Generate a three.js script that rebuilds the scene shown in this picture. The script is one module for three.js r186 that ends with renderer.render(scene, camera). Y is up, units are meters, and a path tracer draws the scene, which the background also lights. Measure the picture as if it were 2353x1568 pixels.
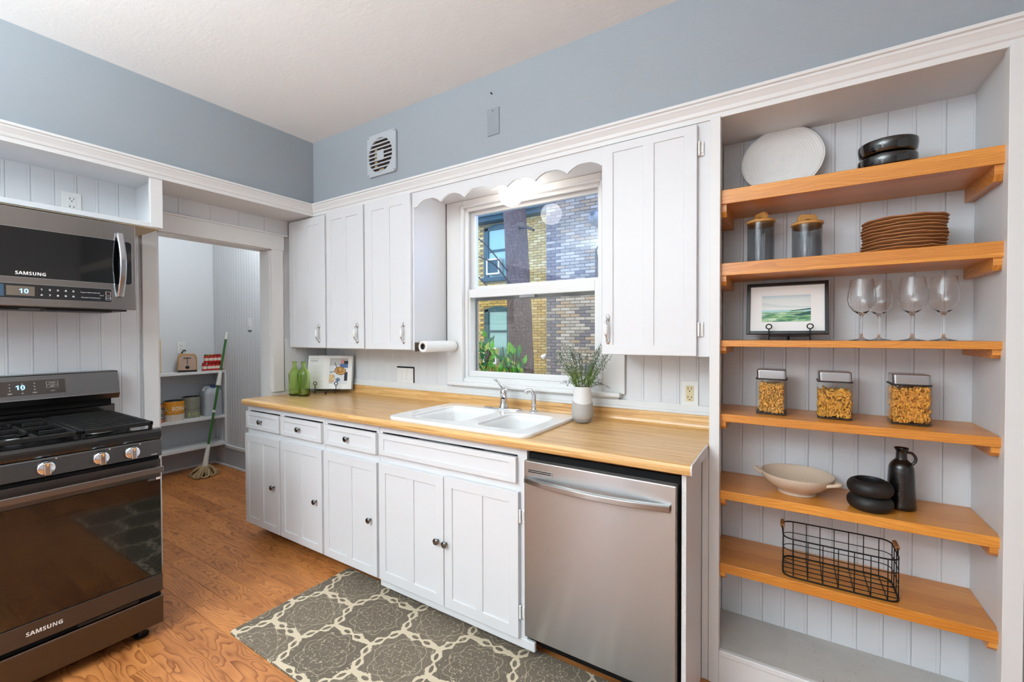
import * as THREE from 'three';
import { RoundedBoxGeometry } from 'three/addons/geometries/RoundedBoxGeometry.js';
import { TextGeometry } from 'three/addons/geometries/TextGeometry.js';
import { FontLoader } from 'three/addons/loaders/FontLoader.js';
import { mergeGeometries } from 'three/addons/utils/BufferGeometryUtils.js';
import { RectAreaLightUniformsLib } from 'three/addons/lights/RectAreaLightUniformsLib.js';

// ---------------------------------------------------------------- camera, sky, exposure
const scene = new THREE.Scene();
const camera = new THREE.PerspectiveCamera(2 * Math.atan(784 / 1006.2) * 180 / Math.PI, 2353 / 1568, 0.05, 60);
camera.rotation.order = 'YXZ';
camera.position.set(0, 1.36, 2.15);
camera.rotation.set(-0.854 * Math.PI / 180, 32.364 * Math.PI / 180, -0.168 * Math.PI / 180);
const renderer = new THREE.WebGLRenderer({ antialias: true });
renderer.toneMapping = THREE.LinearToneMapping;
renderer.toneMappingExposure = 0.86;
renderer.shadowMap.enabled = true;
scene.background = new THREE.Color().setRGB(0.80, 0.87, 1.0);          // bright, slightly hazy daylight sky
scene.backgroundIntensity = 5;
RectAreaLightUniformsLib.init();
const CEILING_BULB = 0.40, SINK_BULB = 0.08, PANTRY_BULB = 2.3, ADDED_REAR_BULB = 3.4, ADDED_UPLIGHT = 40;   // candela of each lamp; rear bulb and uplight are added fill
const BULB = new THREE.Color().setRGB(0.88, 0.985, 1.04), ADDED_UPBULB = new THREE.Color().setRGB(0.85, 1.0, 1.08);

// ---------------------------------------------------------------- small helpers
function rnd(seed) { let a = seed >>> 0; return () => { a = (a + 0x6D2B79F5) | 0; let t = Math.imul(a ^ (a >>> 15), 1 | a); t = (t + Math.imul(t ^ (t >>> 7), 61 | t)) ^ t; return ((t ^ (t >>> 14)) >>> 0) / 4294967296; }; }
const V = (x, y, z) => new THREE.Vector3(x, y, z);
function hash(x, y) { let h = Math.imul(x | 0, 374761393) ^ Math.imul(y | 0, 668265263); h = Math.imul(h ^ (h >>> 13), 1274126177); return ((h ^ (h >>> 16)) >>> 0) / 4294967296; }
function noise(x, y) { const xi = Math.floor(x), yi = Math.floor(y), u = x - xi, v = y - yi, s = u * u * (3 - 2 * u), t = v * v * (3 - 2 * v), a = hash(xi, yi), b = hash(xi + 1, yi), c = hash(xi, yi + 1), d = hash(xi + 1, yi + 1); return a + (b - a) * s + (c - a) * t + (a - b - c + d) * s * t; }
const fbm = (x, y) => noise(x, y) * 0.55 + noise(x * 2.1 + 7, y * 2.1 + 3) * 0.3 + noise(x * 4.3 + 1, y * 4.3 + 9) * 0.15;
const mix = (a, b, t) => a + (b - a) * t;
const clamp = (x, a, b) => Math.min(b, Math.max(a, x));
const step = (a, b, x) => { const t = clamp((x - a) / (b - a), 0, 1); return t * t * (3 - 2 * t); };

function dataTexture(w, h, f, srgb = true) {            // f(x, y) -> [r, g, b] 0..255
  const d = new Uint8Array(w * h * 4);
  for (let y = 0, i = 0; y < h; y++) for (let x = 0; x < w; x++, i += 4) { const c = f(x, y); d[i] = c[0]; d[i + 1] = c[1]; d[i + 2] = c[2]; d[i + 3] = 255; }
  const t = new THREE.DataTexture(d, w, h); t.wrapS = t.wrapT = THREE.RepeatWrapping; t.magFilter = THREE.LinearFilter; t.minFilter = THREE.LinearMipmapLinearFilter; t.generateMipmaps = true;
  if (srgb) t.colorSpace = THREE.SRGBColorSpace; t.needsUpdate = true; return t;
}
function canvasTexture(w, h, draw) { const c = document.createElement('canvas'); c.width = w; c.height = h; draw(c.getContext('2d'), w, h); const t = new THREE.CanvasTexture(c); t.colorSpace = THREE.SRGBColorSpace; t.wrapS = t.wrapT = THREE.RepeatWrapping; return t; }

// geometry: everything leaves as non-indexed position / normal / uv so that it can be merged
function plain(g) { if (g.index) g = g.toNonIndexed(); for (const k of Object.keys(g.attributes)) if (!['position', 'normal', 'uv'].includes(k)) g.deleteAttribute(k); if (!g.attributes.uv) g.setAttribute('uv', new THREE.BufferAttribute(new Float32Array(g.attributes.position.count * 2), 2)); if (!g.attributes.normal) g.computeVertexNormals(); g.morphAttributes = {}; g.clearGroups(); return g; }
const merge = (list) => list.length === 1 ? list[0] : mergeGeometries(list.map(plain));
function bx(x0, x1, y0, y1, z0, z1, r = 0) { const w = x1 - x0, h = y1 - y0, d = z1 - z0; const g = r ? new RoundedBoxGeometry(w, h, d, 2, Math.min(r, w / 2.01, h / 2.01, d / 2.01)) : new THREE.BoxGeometry(w, h, d); g.translate((x0 + x1) / 2, (y0 + y1) / 2, (z0 + z1) / 2); return plain(g); }
function cyl(r0, r1, a, b, seg = 20, open = false) { const d = V(...b).sub(V(...a)), g = new THREE.CylinderGeometry(r1, r0, d.length(), seg, 1, open); g.translate(0, d.length() / 2, 0); g.applyQuaternion(new THREE.Quaternion().setFromUnitVectors(V(0, 1, 0), d.normalize())); g.translate(...a); return plain(g); }
function tube(pts, r, seg = 24, rad = 8, closed = false) { return plain(new THREE.TubeGeometry(new THREE.CatmullRomCurve3(pts.map((p) => V(...p)), closed, 'centripetal'), seg, r, rad, closed)); }
function poly(pts, r, rad = 6) { const list = []; for (let i = 0; i + 1 < pts.length; i++) list.push(cyl(r, r, pts[i], pts[i + 1], rad)); return list; }
function lathe(pts, seg = 48, at = [0, 0, 0]) { const g = new THREE.LatheGeometry(pts.map((p) => new THREE.Vector2(...p)), seg); g.translate(...at); return plain(g); }
function sphere(r, at, sy = 1, ws = 24, hs = 16) { const g = new THREE.SphereGeometry(r, ws, hs); g.scale(1, sy, 1); g.translate(...at); return plain(g); }
function shape(pts, holes = []) { const s = new THREE.Shape(pts.map((p) => new THREE.Vector2(...p))); for (const h of holes) s.holes.push(new THREE.Path(h.map((p) => new THREE.Vector2(...p)))); return s; }
function extrude(s, depth, bevel = 0, curve = 12) { return plain(new THREE.ExtrudeGeometry(s, { depth, bevelEnabled: bevel > 0, bevelSize: bevel, bevelThickness: bevel, bevelSegments: 2, curveSegments: curve })); }
// a profile in (z, y) pulled along x, or in (x, y) pulled along z
function alongX(pts, x0, x1) { const g = extrude(shape(pts.map(([z, y]) => [-z, y])), x1 - x0); g.rotateY(Math.PI / 2); g.translate(x0, 0, 0); return g; }
function alongZ(pts, z0, z1) { const g = extrude(shape(pts), z1 - z0); g.translate(0, 0, z0); return g; }
function roundRect(x0, x1, y0, y1, r, n = 5) { const p = []; for (const [cx, cy, a] of [[x1 - r, y1 - r, 0], [x0 + r, y1 - r, 90], [x0 + r, y0 + r, 180], [x1 - r, y0 + r, 270]]) for (let i = 0; i <= n; i++) { const t = (a + 90 * i / n) * Math.PI / 180; p.push([cx + r * Math.cos(t), cy + r * Math.sin(t)]); } return p; }
function worldUV(g, su, sv, along = 'x', du = 0, dv = 0) {      // uv in metres from the dominant normal; "along" is the grain
  const p = g.attributes.position, n = g.attributes.normal, uv = g.attributes.uv;
  for (let i = 0; i < p.count; i++) {
    const X = p.getX(i), Y = p.getY(i), Z = p.getZ(i), ax = Math.abs(n.getX(i)), ay = Math.abs(n.getY(i)), az = Math.abs(n.getZ(i)); let u, v;
    if (along === 'x') { u = X; v = ay >= ax && ay >= az ? Z : az >= ax ? Y + 0.37 : Y + Z; if (ax > ay && ax > az) { u = Z * 0.3; v = Y; } } else if (along === 'z') { u = Z; v = ay >= ax ? X : Y; } else { u = Y; v = ax >= az ? Z : X; }
    uv.setXY(i, u * su + du, v * sv + dv);
  }
  return g;
}
function warpSurface(rings, closed = true, capLast = false) {   // rings: arrays of [x, y, z] with equal length, skinned in order
  const n = rings[0].length, pos = [], idx = []; for (const r of rings) for (const p of r) pos.push(...p);
  const m = closed ? n : n - 1; for (let i = 0; i + 1 < rings.length; i++) for (let j = 0; j < m; j++) { const a = i * n + j, b = i * n + (j + 1) % n, c = a + n, d = b + n; idx.push(a, b, c, b, d, c); }
  if (capLast) { const o = (rings.length - 1) * n, c = rings[rings.length - 1].reduce((s, p) => [s[0] + p[0] / n, s[1] + p[1] / n, s[2] + p[2] / n], [0, 0, 0]); pos.push(...c); for (let j = 0; j < n; j++) idx.push(o + j, o + (j + 1) % n, pos.length / 3 - 1); }
  const g = new THREE.BufferGeometry(); g.setAttribute('position', new THREE.Float32BufferAttribute(pos, 3)); g.setIndex(idx); g.computeVertexNormals(); return plain(g);
}

// ---------------------------------------------------------------- naming and tagging
const taken = {};
function numbered(name) { const n = taken[name] ?? 0; taken[name] = n + 1; return n ? name + '_' + String(n).padStart(3, '0') : name; }
function shadows(o) { o.castShadow = o.receiveShadow = true; return o; }
class Thing {                                           // a Group at the thing's base; geometry is given in room coordinates
  constructor(name, label, category, at, group) { const g = new THREE.Group(); g.name = numbered(name); g.position.set(...at); g.userData = { label, category }; if (group) g.userData.group = group; scene.add(g); this.g = g; this.at = at; }
  add(name, geos, mat, parent, extra) { const g = merge([].concat(geos)).clone(); g.translate(-this.at[0], -this.at[1], -this.at[2]); return this.raw(name, g, mat, parent, extra); }
  raw(name, g, mat, parent, extra) { const m = shadows(new THREE.Mesh(g, mat)); m.name = name; if (extra) Object.assign(m.userData, extra); (parent ?? this.g).add(m); return m; }
}
function copy(o, [x, y, z], label, turn = 0) { const c = o.clone(); c.name = numbered(o.name.replace(/_\d{3}$/, '')); c.userData = { ...o.userData, label }; c.position.set(x, y, z); c.rotation.y = turn; scene.add(c); return c; }
function struct(name, geos, mat) { const m = shadows(new THREE.Mesh(merge([].concat(geos)), mat)); m.name = name; m.userData.kind = 'structure'; scene.add(m); return m; }
function piece(name, parent, g, mat) { const m = shadows(new THREE.Mesh(g, mat)); m.name = name; parent.add(m); return m; }
function lampLight(parent, at, color, candela, radius) { const l = new THREE.PointLight(color, candela); l.position.set(...at); l.castShadow = true; l.shadow.radius = radius / 0.02; parent.add(l); return l; }

// ---------------------------------------------------------------- materials
const std = (o) => new THREE.MeshStandardMaterial(o), phy = (o) => new THREE.MeshPhysicalMaterial(o);
const brush = dataTexture(512, 512, (x, y) => { const v = 255 * (0.55 * noise(x * 0.30, y * 0.012) + 0.3 * noise(x * 0.09 + 40, y * 0.006) + 0.15 * noise(x * 0.9, y * 0.05)); return [v, v, v]; }, false);   // up-and-down brush strokes
const peel = dataTexture(512, 512, (x, y) => { const v = 255 * (0.6 * noise(x * 0.16, y * 0.16) + 0.4 * noise(x * 0.4 + 9, y * 0.4)); return [v, v, v]; }, false);
const brushTex = brush.clone(); brushTex.repeat.set(2.2, 2.2); const peelTex = peel.clone(); peelTex.repeat.set(5, 5);
const M = {};
M.white = std({ color: 0xdedfe1, roughness: 0.42 });
M.trim = std({ color: 0xe2e2e1, roughness: 0.38 });
M.board = std({ color: 0xdbdde0, roughness: 0.34, bumpMap: brushTex, bumpScale: 0.0006 });
M.wall = std({ color: 0x9ca3a9, roughness: 0.45, bumpMap: peelTex, bumpScale: 0.0005 });
M.ceiling = std({ color: 0xefefee, roughness: 0.8, bumpMap: peelTex, bumpScale: 0.0004 });
M.nichefloor = std({ roughness: 0.5, map: dataTexture(512, 512, (x, y) => { let s = 190 + 14 * fbm(x * 0.01, y * 0.014); const w = noise(x * 0.55, y * 0.21), k = step(0.42, 0.75, noise(x * 0.012 + 3, y * 0.012 + 5)); if (w > 0.93 && k > 0.3) s *= 0.55; return [s, s * 0.985, s * 0.96]; }) });
M.rawedge = std({ roughness: 0.9, map: dataTexture(128, 512, (x, y) => { const s = 200 + 45 * noise(x * 0.4, y * 0.3); return [s, s, s]; }) });
M.black = std({ color: 0x0b0b0c, roughness: 0.45 });
M.gap = std({ color: 0x050505, roughness: 0.9 });
M.darkwood = std({ color: 0x2a120a, roughness: 0.7 });
M.chrome = std({ color: 0xd8d9db, metalness: 1, roughness: 0.12 });
M.nickel = std({ color: 0x7d7c7b, metalness: 1, roughness: 0.22 });
M.porcelain = phy({ color: 0xf0f0ee, roughness: 0.18, clearcoat: 0.6, clearcoatRoughness: 0.1 });
M.enamel = phy({ color: 0xf1f1f0, roughness: 0.22, clearcoat: 0.7, clearcoatRoughness: 0.08 });
M.ivory = std({ color: 0xd9c9a2, roughness: 0.4 });
M.plastic = std({ color: 0xe9e9e7, roughness: 0.35 });
M.glass = phy({ color: 0xffffff, transmission: 1, thickness: 0, roughness: 0, ior: 1.5 });
M.paper = std({ color: 0xf2f1ee, roughness: 0.9 });
M.wire = std({ color: 0x1b1b1b, metalness: 0.6, roughness: 0.45 });
M.glow = std({ color: 0xffffff, emissive: 0xfffaf2, emissiveIntensity: 8, roughness: 0.3 });
M.steel = phy({ color: 0xa3a2a1, metalness: 1, roughness: 0.25, anisotropy: 1, anisotropyRotation: Math.PI / 2 });
M.darksteel = phy({ color: 0x636160, metalness: 1, roughness: 0.32, anisotropy: 0.8, anisotropyRotation: Math.PI / 2 });
M.ovenglass = phy({ color: 0x050505, roughness: 0.06, clearcoat: 1, clearcoatRoughness: 0.03 });
M.iron = std({ color: 0x141414, roughness: 0.5, metalness: 0.3 });

// floor: ten strips of stained pine, each with its own cathedral grain
const FW = 0.12;
const floorTex = (() => {
  const R = rnd(11), p = []; for (let i = 0; i < 20; i++) p.push({ yc: R() * 1.5 - 0.25, a: 3 + R() * 14, b: (R() - 0.5) * 9, f: 2.6 + R() * 4.2, t: R(), n: R() * 100 });
  return dataTexture(2048, 1024, (x, y) => {
    const row = Math.min(9, Math.floor(y / 102.4)), q = p[row * 2 + (x >= 1024 ? 1 : 0)], X = (x % 1024) / 1024 * 1.2, Y = (y - row * 102.4) / 102.4;
    const wob = 1.6 * fbm(X * 3 + q.n, Y * 1.6 + q.n) + 0.35 * noise(X * 11 + q.n, Y * 5);
    const g = q.f * (0.5 * q.a * (Y - q.yc) * (Y - q.yc) * 0.22 + q.b * X * 0.10 + wob * 0.75), r = g - Math.floor(g);
    const line = Math.pow(r, 3.2) * (0.45 + 0.55 * noise(X * 5 + q.n, Y * 3)), fine = noise(X * 26, y * 0.9) - 0.5, blot = fbm(X * 4 + q.n * 2, Y * 1.3) - 0.5;
    const k = clamp(0.66 * line + 0.14 * fine - 0.5 * blot + 0.22 * (q.t - 0.5) + 0.08, 0, 1);
    return [mix(206, 104, k), mix(134, 50, k), mix(74, 18, k)];
  });
})();
M.floor = std({ map: floorTex, roughness: 0.42 });

// worktop: laminate printed as thin laminated strips; shelves: oiled pine
const topTex = (() => {
  const rows = []; const R = rnd(5); let v = 0; while (v < 512) { const h = 9 + R() * 16; rows.push([v, v + h, R() * 900, R() * 60]); v += h; }
  return dataTexture(2048, 512, (x, y) => {
    const r = rows.find((q) => y < q[1]) ?? rows[0], cell = Math.floor((x + r[2]) / 420), tone = hash(cell % 5 + 3, Math.floor(r[3])), s = noise(x * 0.012 + r[2], y * 0.55), s2 = noise(x * 0.004 + r[3], y * 0.22 + 9), f = noise(x * 0.05, y * 1.1);
    const k = clamp(0.24 * tone + 0.42 * step(0.5, 0.95, s2) + 0.25 * step(0.62, 0.95, s) + 0.12 * f - 0.02, 0, 1);
    return [mix(236, 168, k), mix(194, 112, k), mix(134, 48, k)];
  });
})();
M.top = phy({ map: topTex, roughness: 0.3, clearcoat: 0.25, clearcoatRoughness: 0.25 });
const pineTex = dataTexture(1024, 512, (x, y) => {
  const b = Math.floor(y / 64), w = 1.2 * fbm(x * 0.003 + b * 9, y * 0.012), g = 8 * ((y % 64) / 64 + w), r = g - Math.floor(g), line = Math.pow(r, 2.5), f = noise(x * 0.02, y * 0.9), tone = hash(b, 4);
  const k = clamp(0.26 * line + 0.30 * f + 0.34 * (tone - 0.4) + 0.1, 0, 1);
  return [mix(238, 168, k), mix(166, 90, k), mix(72, 22, k)];
});
M.pine = phy({ map: pineTex, roughness: 0.36, clearcoat: 0.3, clearcoatRoughness: 0.3 });
const font = await new FontLoader().loadAsync('fonts/droid/droid_sans_bold.typeface.json');
function lettering(text, size, depth = 0.0006) { const g = new TextGeometry(text, { font, size, depth, curveSegments: 3, bevelEnabled: false }); g.computeBoundingBox(); g.translate(-g.boundingBox.max.x / 2, -size / 2, 0); return plain(g); }
// ================================================================ the room shell
const CEIL = 2.70;
struct('ceiling', bx(-5.4, 2.75, CEIL, CEIL + 0.1, -0.3, 4.75), M.ceiling);
{ // floor of stained planks laid along the sink wall
  const f = struct('floor', bx(-5.4, 2.75, -0.06, -0.012, -0.3, 4.75), M.darkwood), cache = {}, R = rnd(21);
  const plank = (len, v) => cache[len + '_' + v] ??= (() => {
    const w = FW - 0.0006, l = len - 0.0008, c = 0.0012, t = 0.012, pos = [], P = (a, b, d, e) => pos.push(...a, ...b, ...d, ...a, ...d, ...e);
    const b = [[0, 0, 0], [l, 0, 0], [l, 0, w], [0, 0, w]].map((p) => [p[0], -t, p[2]]), m = [[0, -c, 0], [l, -c, 0], [l, -c, w], [0, -c, w]], q = [[c, 0, c], [l - c, 0, c], [l - c, 0, w - c], [c, 0, w - c]];
    P(q[0], q[3], q[2], q[1]); for (let i = 0; i < 4; i++) { const j = (i + 1) % 4; P(m[i], q[i], q[j], m[j]); P(b[i], m[i], m[j], b[j]); }
    const g = new THREE.BufferGeometry(); g.setAttribute('position', new THREE.Float32BufferAttribute(pos, 3)); g.computeVertexNormals();
    const uv = []; for (let i = 0; i < pos.length; i += 3) uv.push((pos[i] + (v % 2) * 1.2) / 2.4, (pos[i + 2] + Math.floor(v / 2) * FW) / 1.2); g.setAttribute('uv', new THREE.Float32BufferAttribute(uv, 2)); return g;
  })();
  for (let z = -0.14, r = 0; z < 4.6; z += FW, r++) {
    let x = -5.22, first = true; while (x < 2.6) { let len = first ? [0.3, 0.9, 0.6, 1.2][(r * 7 + (r >> 2)) % 4] : 1.2; first = false; len = Math.min(len, 2.64 - x); const k = Math.round(len / 0.3) * 0.3 || 0.3; const m = piece('plank', f, plank(+k.toFixed(1), Math.floor(R() * 20)), M.floor); m.position.set(x, 0, z); x += k; }
  }
}
// beadboard: one profile per width, pulled to the board's height; local x = width, z = thickness, y = height
const boardCache = {};
function boardGeo(w, h, bead = true) {
  return boardCache[[w, h, bead]] ??= (() => {
    const t = 0.010, e = 0.0085, p = [[0.0003, 0], [0.0003, e], [0.0012, t]];
    if (bead) p.push([w - 0.0125, t], [w - 0.0115, t - 0.0012], [w - 0.0100, t - 0.0001], [w - 0.0065, t], [w - 0.0030, t - 0.0001], [w - 0.0018, t - 0.0012], [w - 0.0012, t - 0.0006]); else p.push([w - 0.0012, t]);
    p.push([w - 0.0003, e], [w - 0.0003, 0]);
    const g = new THREE.ExtrudeGeometry(shape(p.map(([a, b]) => [a, -b])), { depth: h, bevelEnabled: false }); g.rotateX(-Math.PI / 2); g.scale(1, 1, 1);
    const q = plain(g); worldUV(q, 1, 1, 'y'); return q;
  })();
}
function boardsX(parent, x0, x1, y0, y1, z, w = 0.082, bead = true) { const n = Math.max(1, Math.round((x1 - x0) / w)), ww = (x1 - x0) / n; for (let i = 0; i < n; i++) { const m = piece('board', parent, boardGeo(+ww.toFixed(4), +(y1 - y0).toFixed(3), bead), M.board); m.position.set(x0 + i * ww, y0, z); } }
function boardsZ(parent, z0, z1, y0, y1, x, w = 0.082, bead = true) { const n = Math.max(1, Math.round((z1 - z0) / w)), ww = (z1 - z0) / n; for (let i = 0; i < n; i++) { const m = piece('board', parent, boardGeo(+ww.toFixed(4), +(y1 - y0).toFixed(3), bead), M.board); m.rotation.y = Math.PI / 2; m.position.set(x, y0, z1 - i * ww); } }

const WX0 = -1.72, WX1 = -0.806, WY0 = 1.09, WY1 = 2.15;      // window opening
const wallBack = struct('wall_back', [bx(-3.24, WX0, 0, CEIL, -0.14, 0), bx(WX1, 2.7, 0, CEIL, -0.14, 0), bx(WX0, WX1, 0, WY0, -0.14, 0), bx(WX0, WX1, WY1, CEIL, -0.14, 0)], M.board);
boardsX(wallBack, -3.10, -1.845, 1.03, 1.32, 0);
boardsX(wallBack, -0.68, -0.265, 1.03, 1.32, 0);
boardsX(wallBack, -0.25, 0.545, 0.12, 2.195, 0, 0.0795);
const wallLeft = struct('wall_left', [bx(-3.235, -3.115, 0, CEIL, -0.11, 0.434), bx(-3.235, -3.115, 1.975, CEIL, 0.434, 1.10), bx(-3.235, -3.115, 0, CEIL, 1.10, 4.6)], M.board);
boardsZ(wallLeft, 1.185, 2.75, 0.10, 2.195, -3.115, 0.0815);
boardsZ(wallLeft, 0.31, 1.16, 2.085, 2.195, -3.115, 0.165, false);
boardsZ(wallLeft, 0.01, 0.345, 0.96, 1.34, -3.115, 0.082);
struct('wall_right', bx(2.6, 2.72, 0, CEIL, -0.2, 4.7), M.white);
struct('wall_rear', [bx(-3.235, -2.25, 0, CEIL, 4.6, 4.72), bx(-1.55, 2.7, 0, CEIL, 4.6, 4.72), bx(-2.25, -1.55, 0, 0.35, 4.6, 4.72), bx(-2.25, -1.55, 2.25, CEIL, 4.6, 4.72)], M.white);
{ const w = struct('window_2', [bx(-2.25, -2.2, 0.35, 2.25, 4.6, 4.68), bx(-1.6, -1.55, 0.35, 2.25, 4.6, 4.68), bx(-2.2, -1.6, 0.35, 0.4, 4.6, 4.68), bx(-2.2, -1.6, 2.2, 2.25, 4.6, 4.68), bx(-2.2, -1.6, 1.28, 1.32, 4.62, 4.66)], M.trim); piece('pane', w, bx(-2.2, -1.6, 0.4, 2.2, 4.638, 4.642), M.glass); }
struct('wall_back_upper', bx(-3.115, 2.6, 2.20, CEIL, 0, 0.29), M.wall);
struct('wall_left_upper', bx(-3.115, -2.82, 2.20, CEIL, 0.29, 4.6), M.wall);
struct('ceiling_soffit_back', bx(-2.82, 2.6, 2.186, 2.2, 0.001, 0.288), M.white);
struct('ceiling_soffit_left', bx(-3.114, -2.82, 2.186, 2.2, 0.001, 4.6), M.white);
struct('wall_back_return', bx(0.575, 2.6, 0, 2.2, 0, 0.285), M.wall);
// crown moulding under the grey walls
{
  const p = [[0, 2.186], [0.012, 2.186], [0.013, 2.204], [0.018, 2.209], [0.021, 2.222], [0.030, 2.238], [0.033, 2.242], [0.033, 2.250], [0.040, 2.253], [0.040, 2.264], [0, 2.264]];
  struct('trim_1', alongX(p.map(([d, y]) => [0.29 + d, y]), -2.82, 2.6), M.trim);
  struct('trim_2', alongZ(p.map(([d, y]) => [-2.82 + d, y]), 0.29, 4.6), M.trim);
}
// cased opening to the pantry
struct('door_1', [bx(-3.115, -3.095, 0, 1.972, 1.10, 1.172, 0.003), bx(-3.115, -3.095, 0.955, 1.972, 0.354, 0.434, 0.003), bx(-3.115, -3.093, 1.968, 2.074, 0.346, 1.18, 0.003), bx(-3.115, -3.086, 2.072, 2.086, 0.32, 1.185, 0.003), bx(-3.235, -3.115, 0, 1.985, 1.088, 1.1), bx(-3.235, -3.115, 0, 1.985, 0.434, 0.446), bx(-3.235, -3.115, 1.963, 1.975, 0.434, 1.1), bx(-3.255, -3.235, 0, 2.06, 1.10, 1.17), bx(-3.255, -3.235, 0, 2.06, 0.354, 0.434), bx(-3.255, -3.235, 1.97, 2.06, 0.354, 1.17)], M.trim);
// pantry
struct('wall_pantry_back', bx(-5.32, -5.2, 0, CEIL, -0.23, 2.72), M.white);
struct('wall_pantry_front', bx(-5.3, -3.235, 0, CEIL, 2.6, 2.72), M.white);
const wallPantry = struct('wall_pantry_right', [bx(-5.3, -4.14, 0, CEIL, -0.23, -0.11), bx(-3.35, -3.235, 0, CEIL, -0.23, -0.11), bx(-4.14, -3.35, 2.05, CEIL, -0.23, -0.11)], M.board);
boardsX(wallPantry, -5.19, -4.24, 0.22, CEIL, -0.11, 0.05);
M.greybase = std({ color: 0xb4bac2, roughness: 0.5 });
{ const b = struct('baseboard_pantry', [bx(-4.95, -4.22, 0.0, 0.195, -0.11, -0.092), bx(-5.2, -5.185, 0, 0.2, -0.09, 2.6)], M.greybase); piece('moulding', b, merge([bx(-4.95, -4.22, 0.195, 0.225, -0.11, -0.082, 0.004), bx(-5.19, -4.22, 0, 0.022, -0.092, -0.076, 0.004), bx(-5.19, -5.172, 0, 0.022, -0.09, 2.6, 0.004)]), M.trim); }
{ // painted back door beside the pantry
  const d = struct('door_2', [bx(-4.135, -3.35, 0.005, 2.05, -0.165, -0.125), bx(-4.05, -3.45, 1.15, 1.95, -0.127, -0.118, 0.004), bx(-4.05, -3.45, 0.2, 0.95, -0.127, -0.118, 0.004)], M.white);
  piece('casing', d, merge([bx(-4.205, -4.142, 0, 2.05, -0.11, -0.088, 0.003), bx(-4.23, -3.3, 2.05, 2.13, -0.11, -0.086, 0.003), bx(-4.24, -3.3, 2.128, 2.142, -0.11, -0.07, 0.003)]), M.trim);
  piece('knob', d, merge([cyl(0.027, 0.027, [-4.085, 1.075, -0.125], [-4.085, 1.075, -0.117]), cyl(0.009, 0.009, [-4.085, 1.075, -0.12], [-4.085, 1.075, -0.075]), sphere(0.027, [-4.085, 1.075, -0.062])]), M.nickel);
}
// niche for the open shelves: face frame, sides, floor
struct('trim_3', [bx(-0.262, -0.2255, 0.0, 2.19, 0.27, 0.309, 0.002), bx(-0.287, -0.263, 0.0, 0.91, 0.27, 0.307, 0.002)], M.trim);
struct('trim_4', bx(0.531, 0.574, 0.0, 2.19, 0.27, 0.309, 0.002), M.trim);
struct('wall_niche_left', bx(-0.262, -0.252, 0.0, 2.19, 0.0, 0.27), M.white);
struct('wall_niche_right', bx(0.537, 0.575, 0.0, 2.19, 0.0, 0.27), M.white);
{ const f = struct('floor_niche', bx(-0.252, 0.537, 0.0, 0.13, 0.0, 0.29), M.nichefloor); worldUV(f.geometry, 2, 2); piece('moulding', f, merge([bx(-0.2255, 0.531, 0.0, 0.118, 0.29, 0.302), bx(-0.2255, 0.531, 0.112, 0.134, 0.285, 0.306, 0.004)]), M.trim); }
// trim strip along the top of the splashback
struct('trim_5', [bx(-2.96, -0.264, 0.995, 1.034, 0.0, 0.016, 0.006), bx(-2.96, -0.264, 0.99, 1.004, 0.0, 0.026, 0.004)], M.trim);

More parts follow.
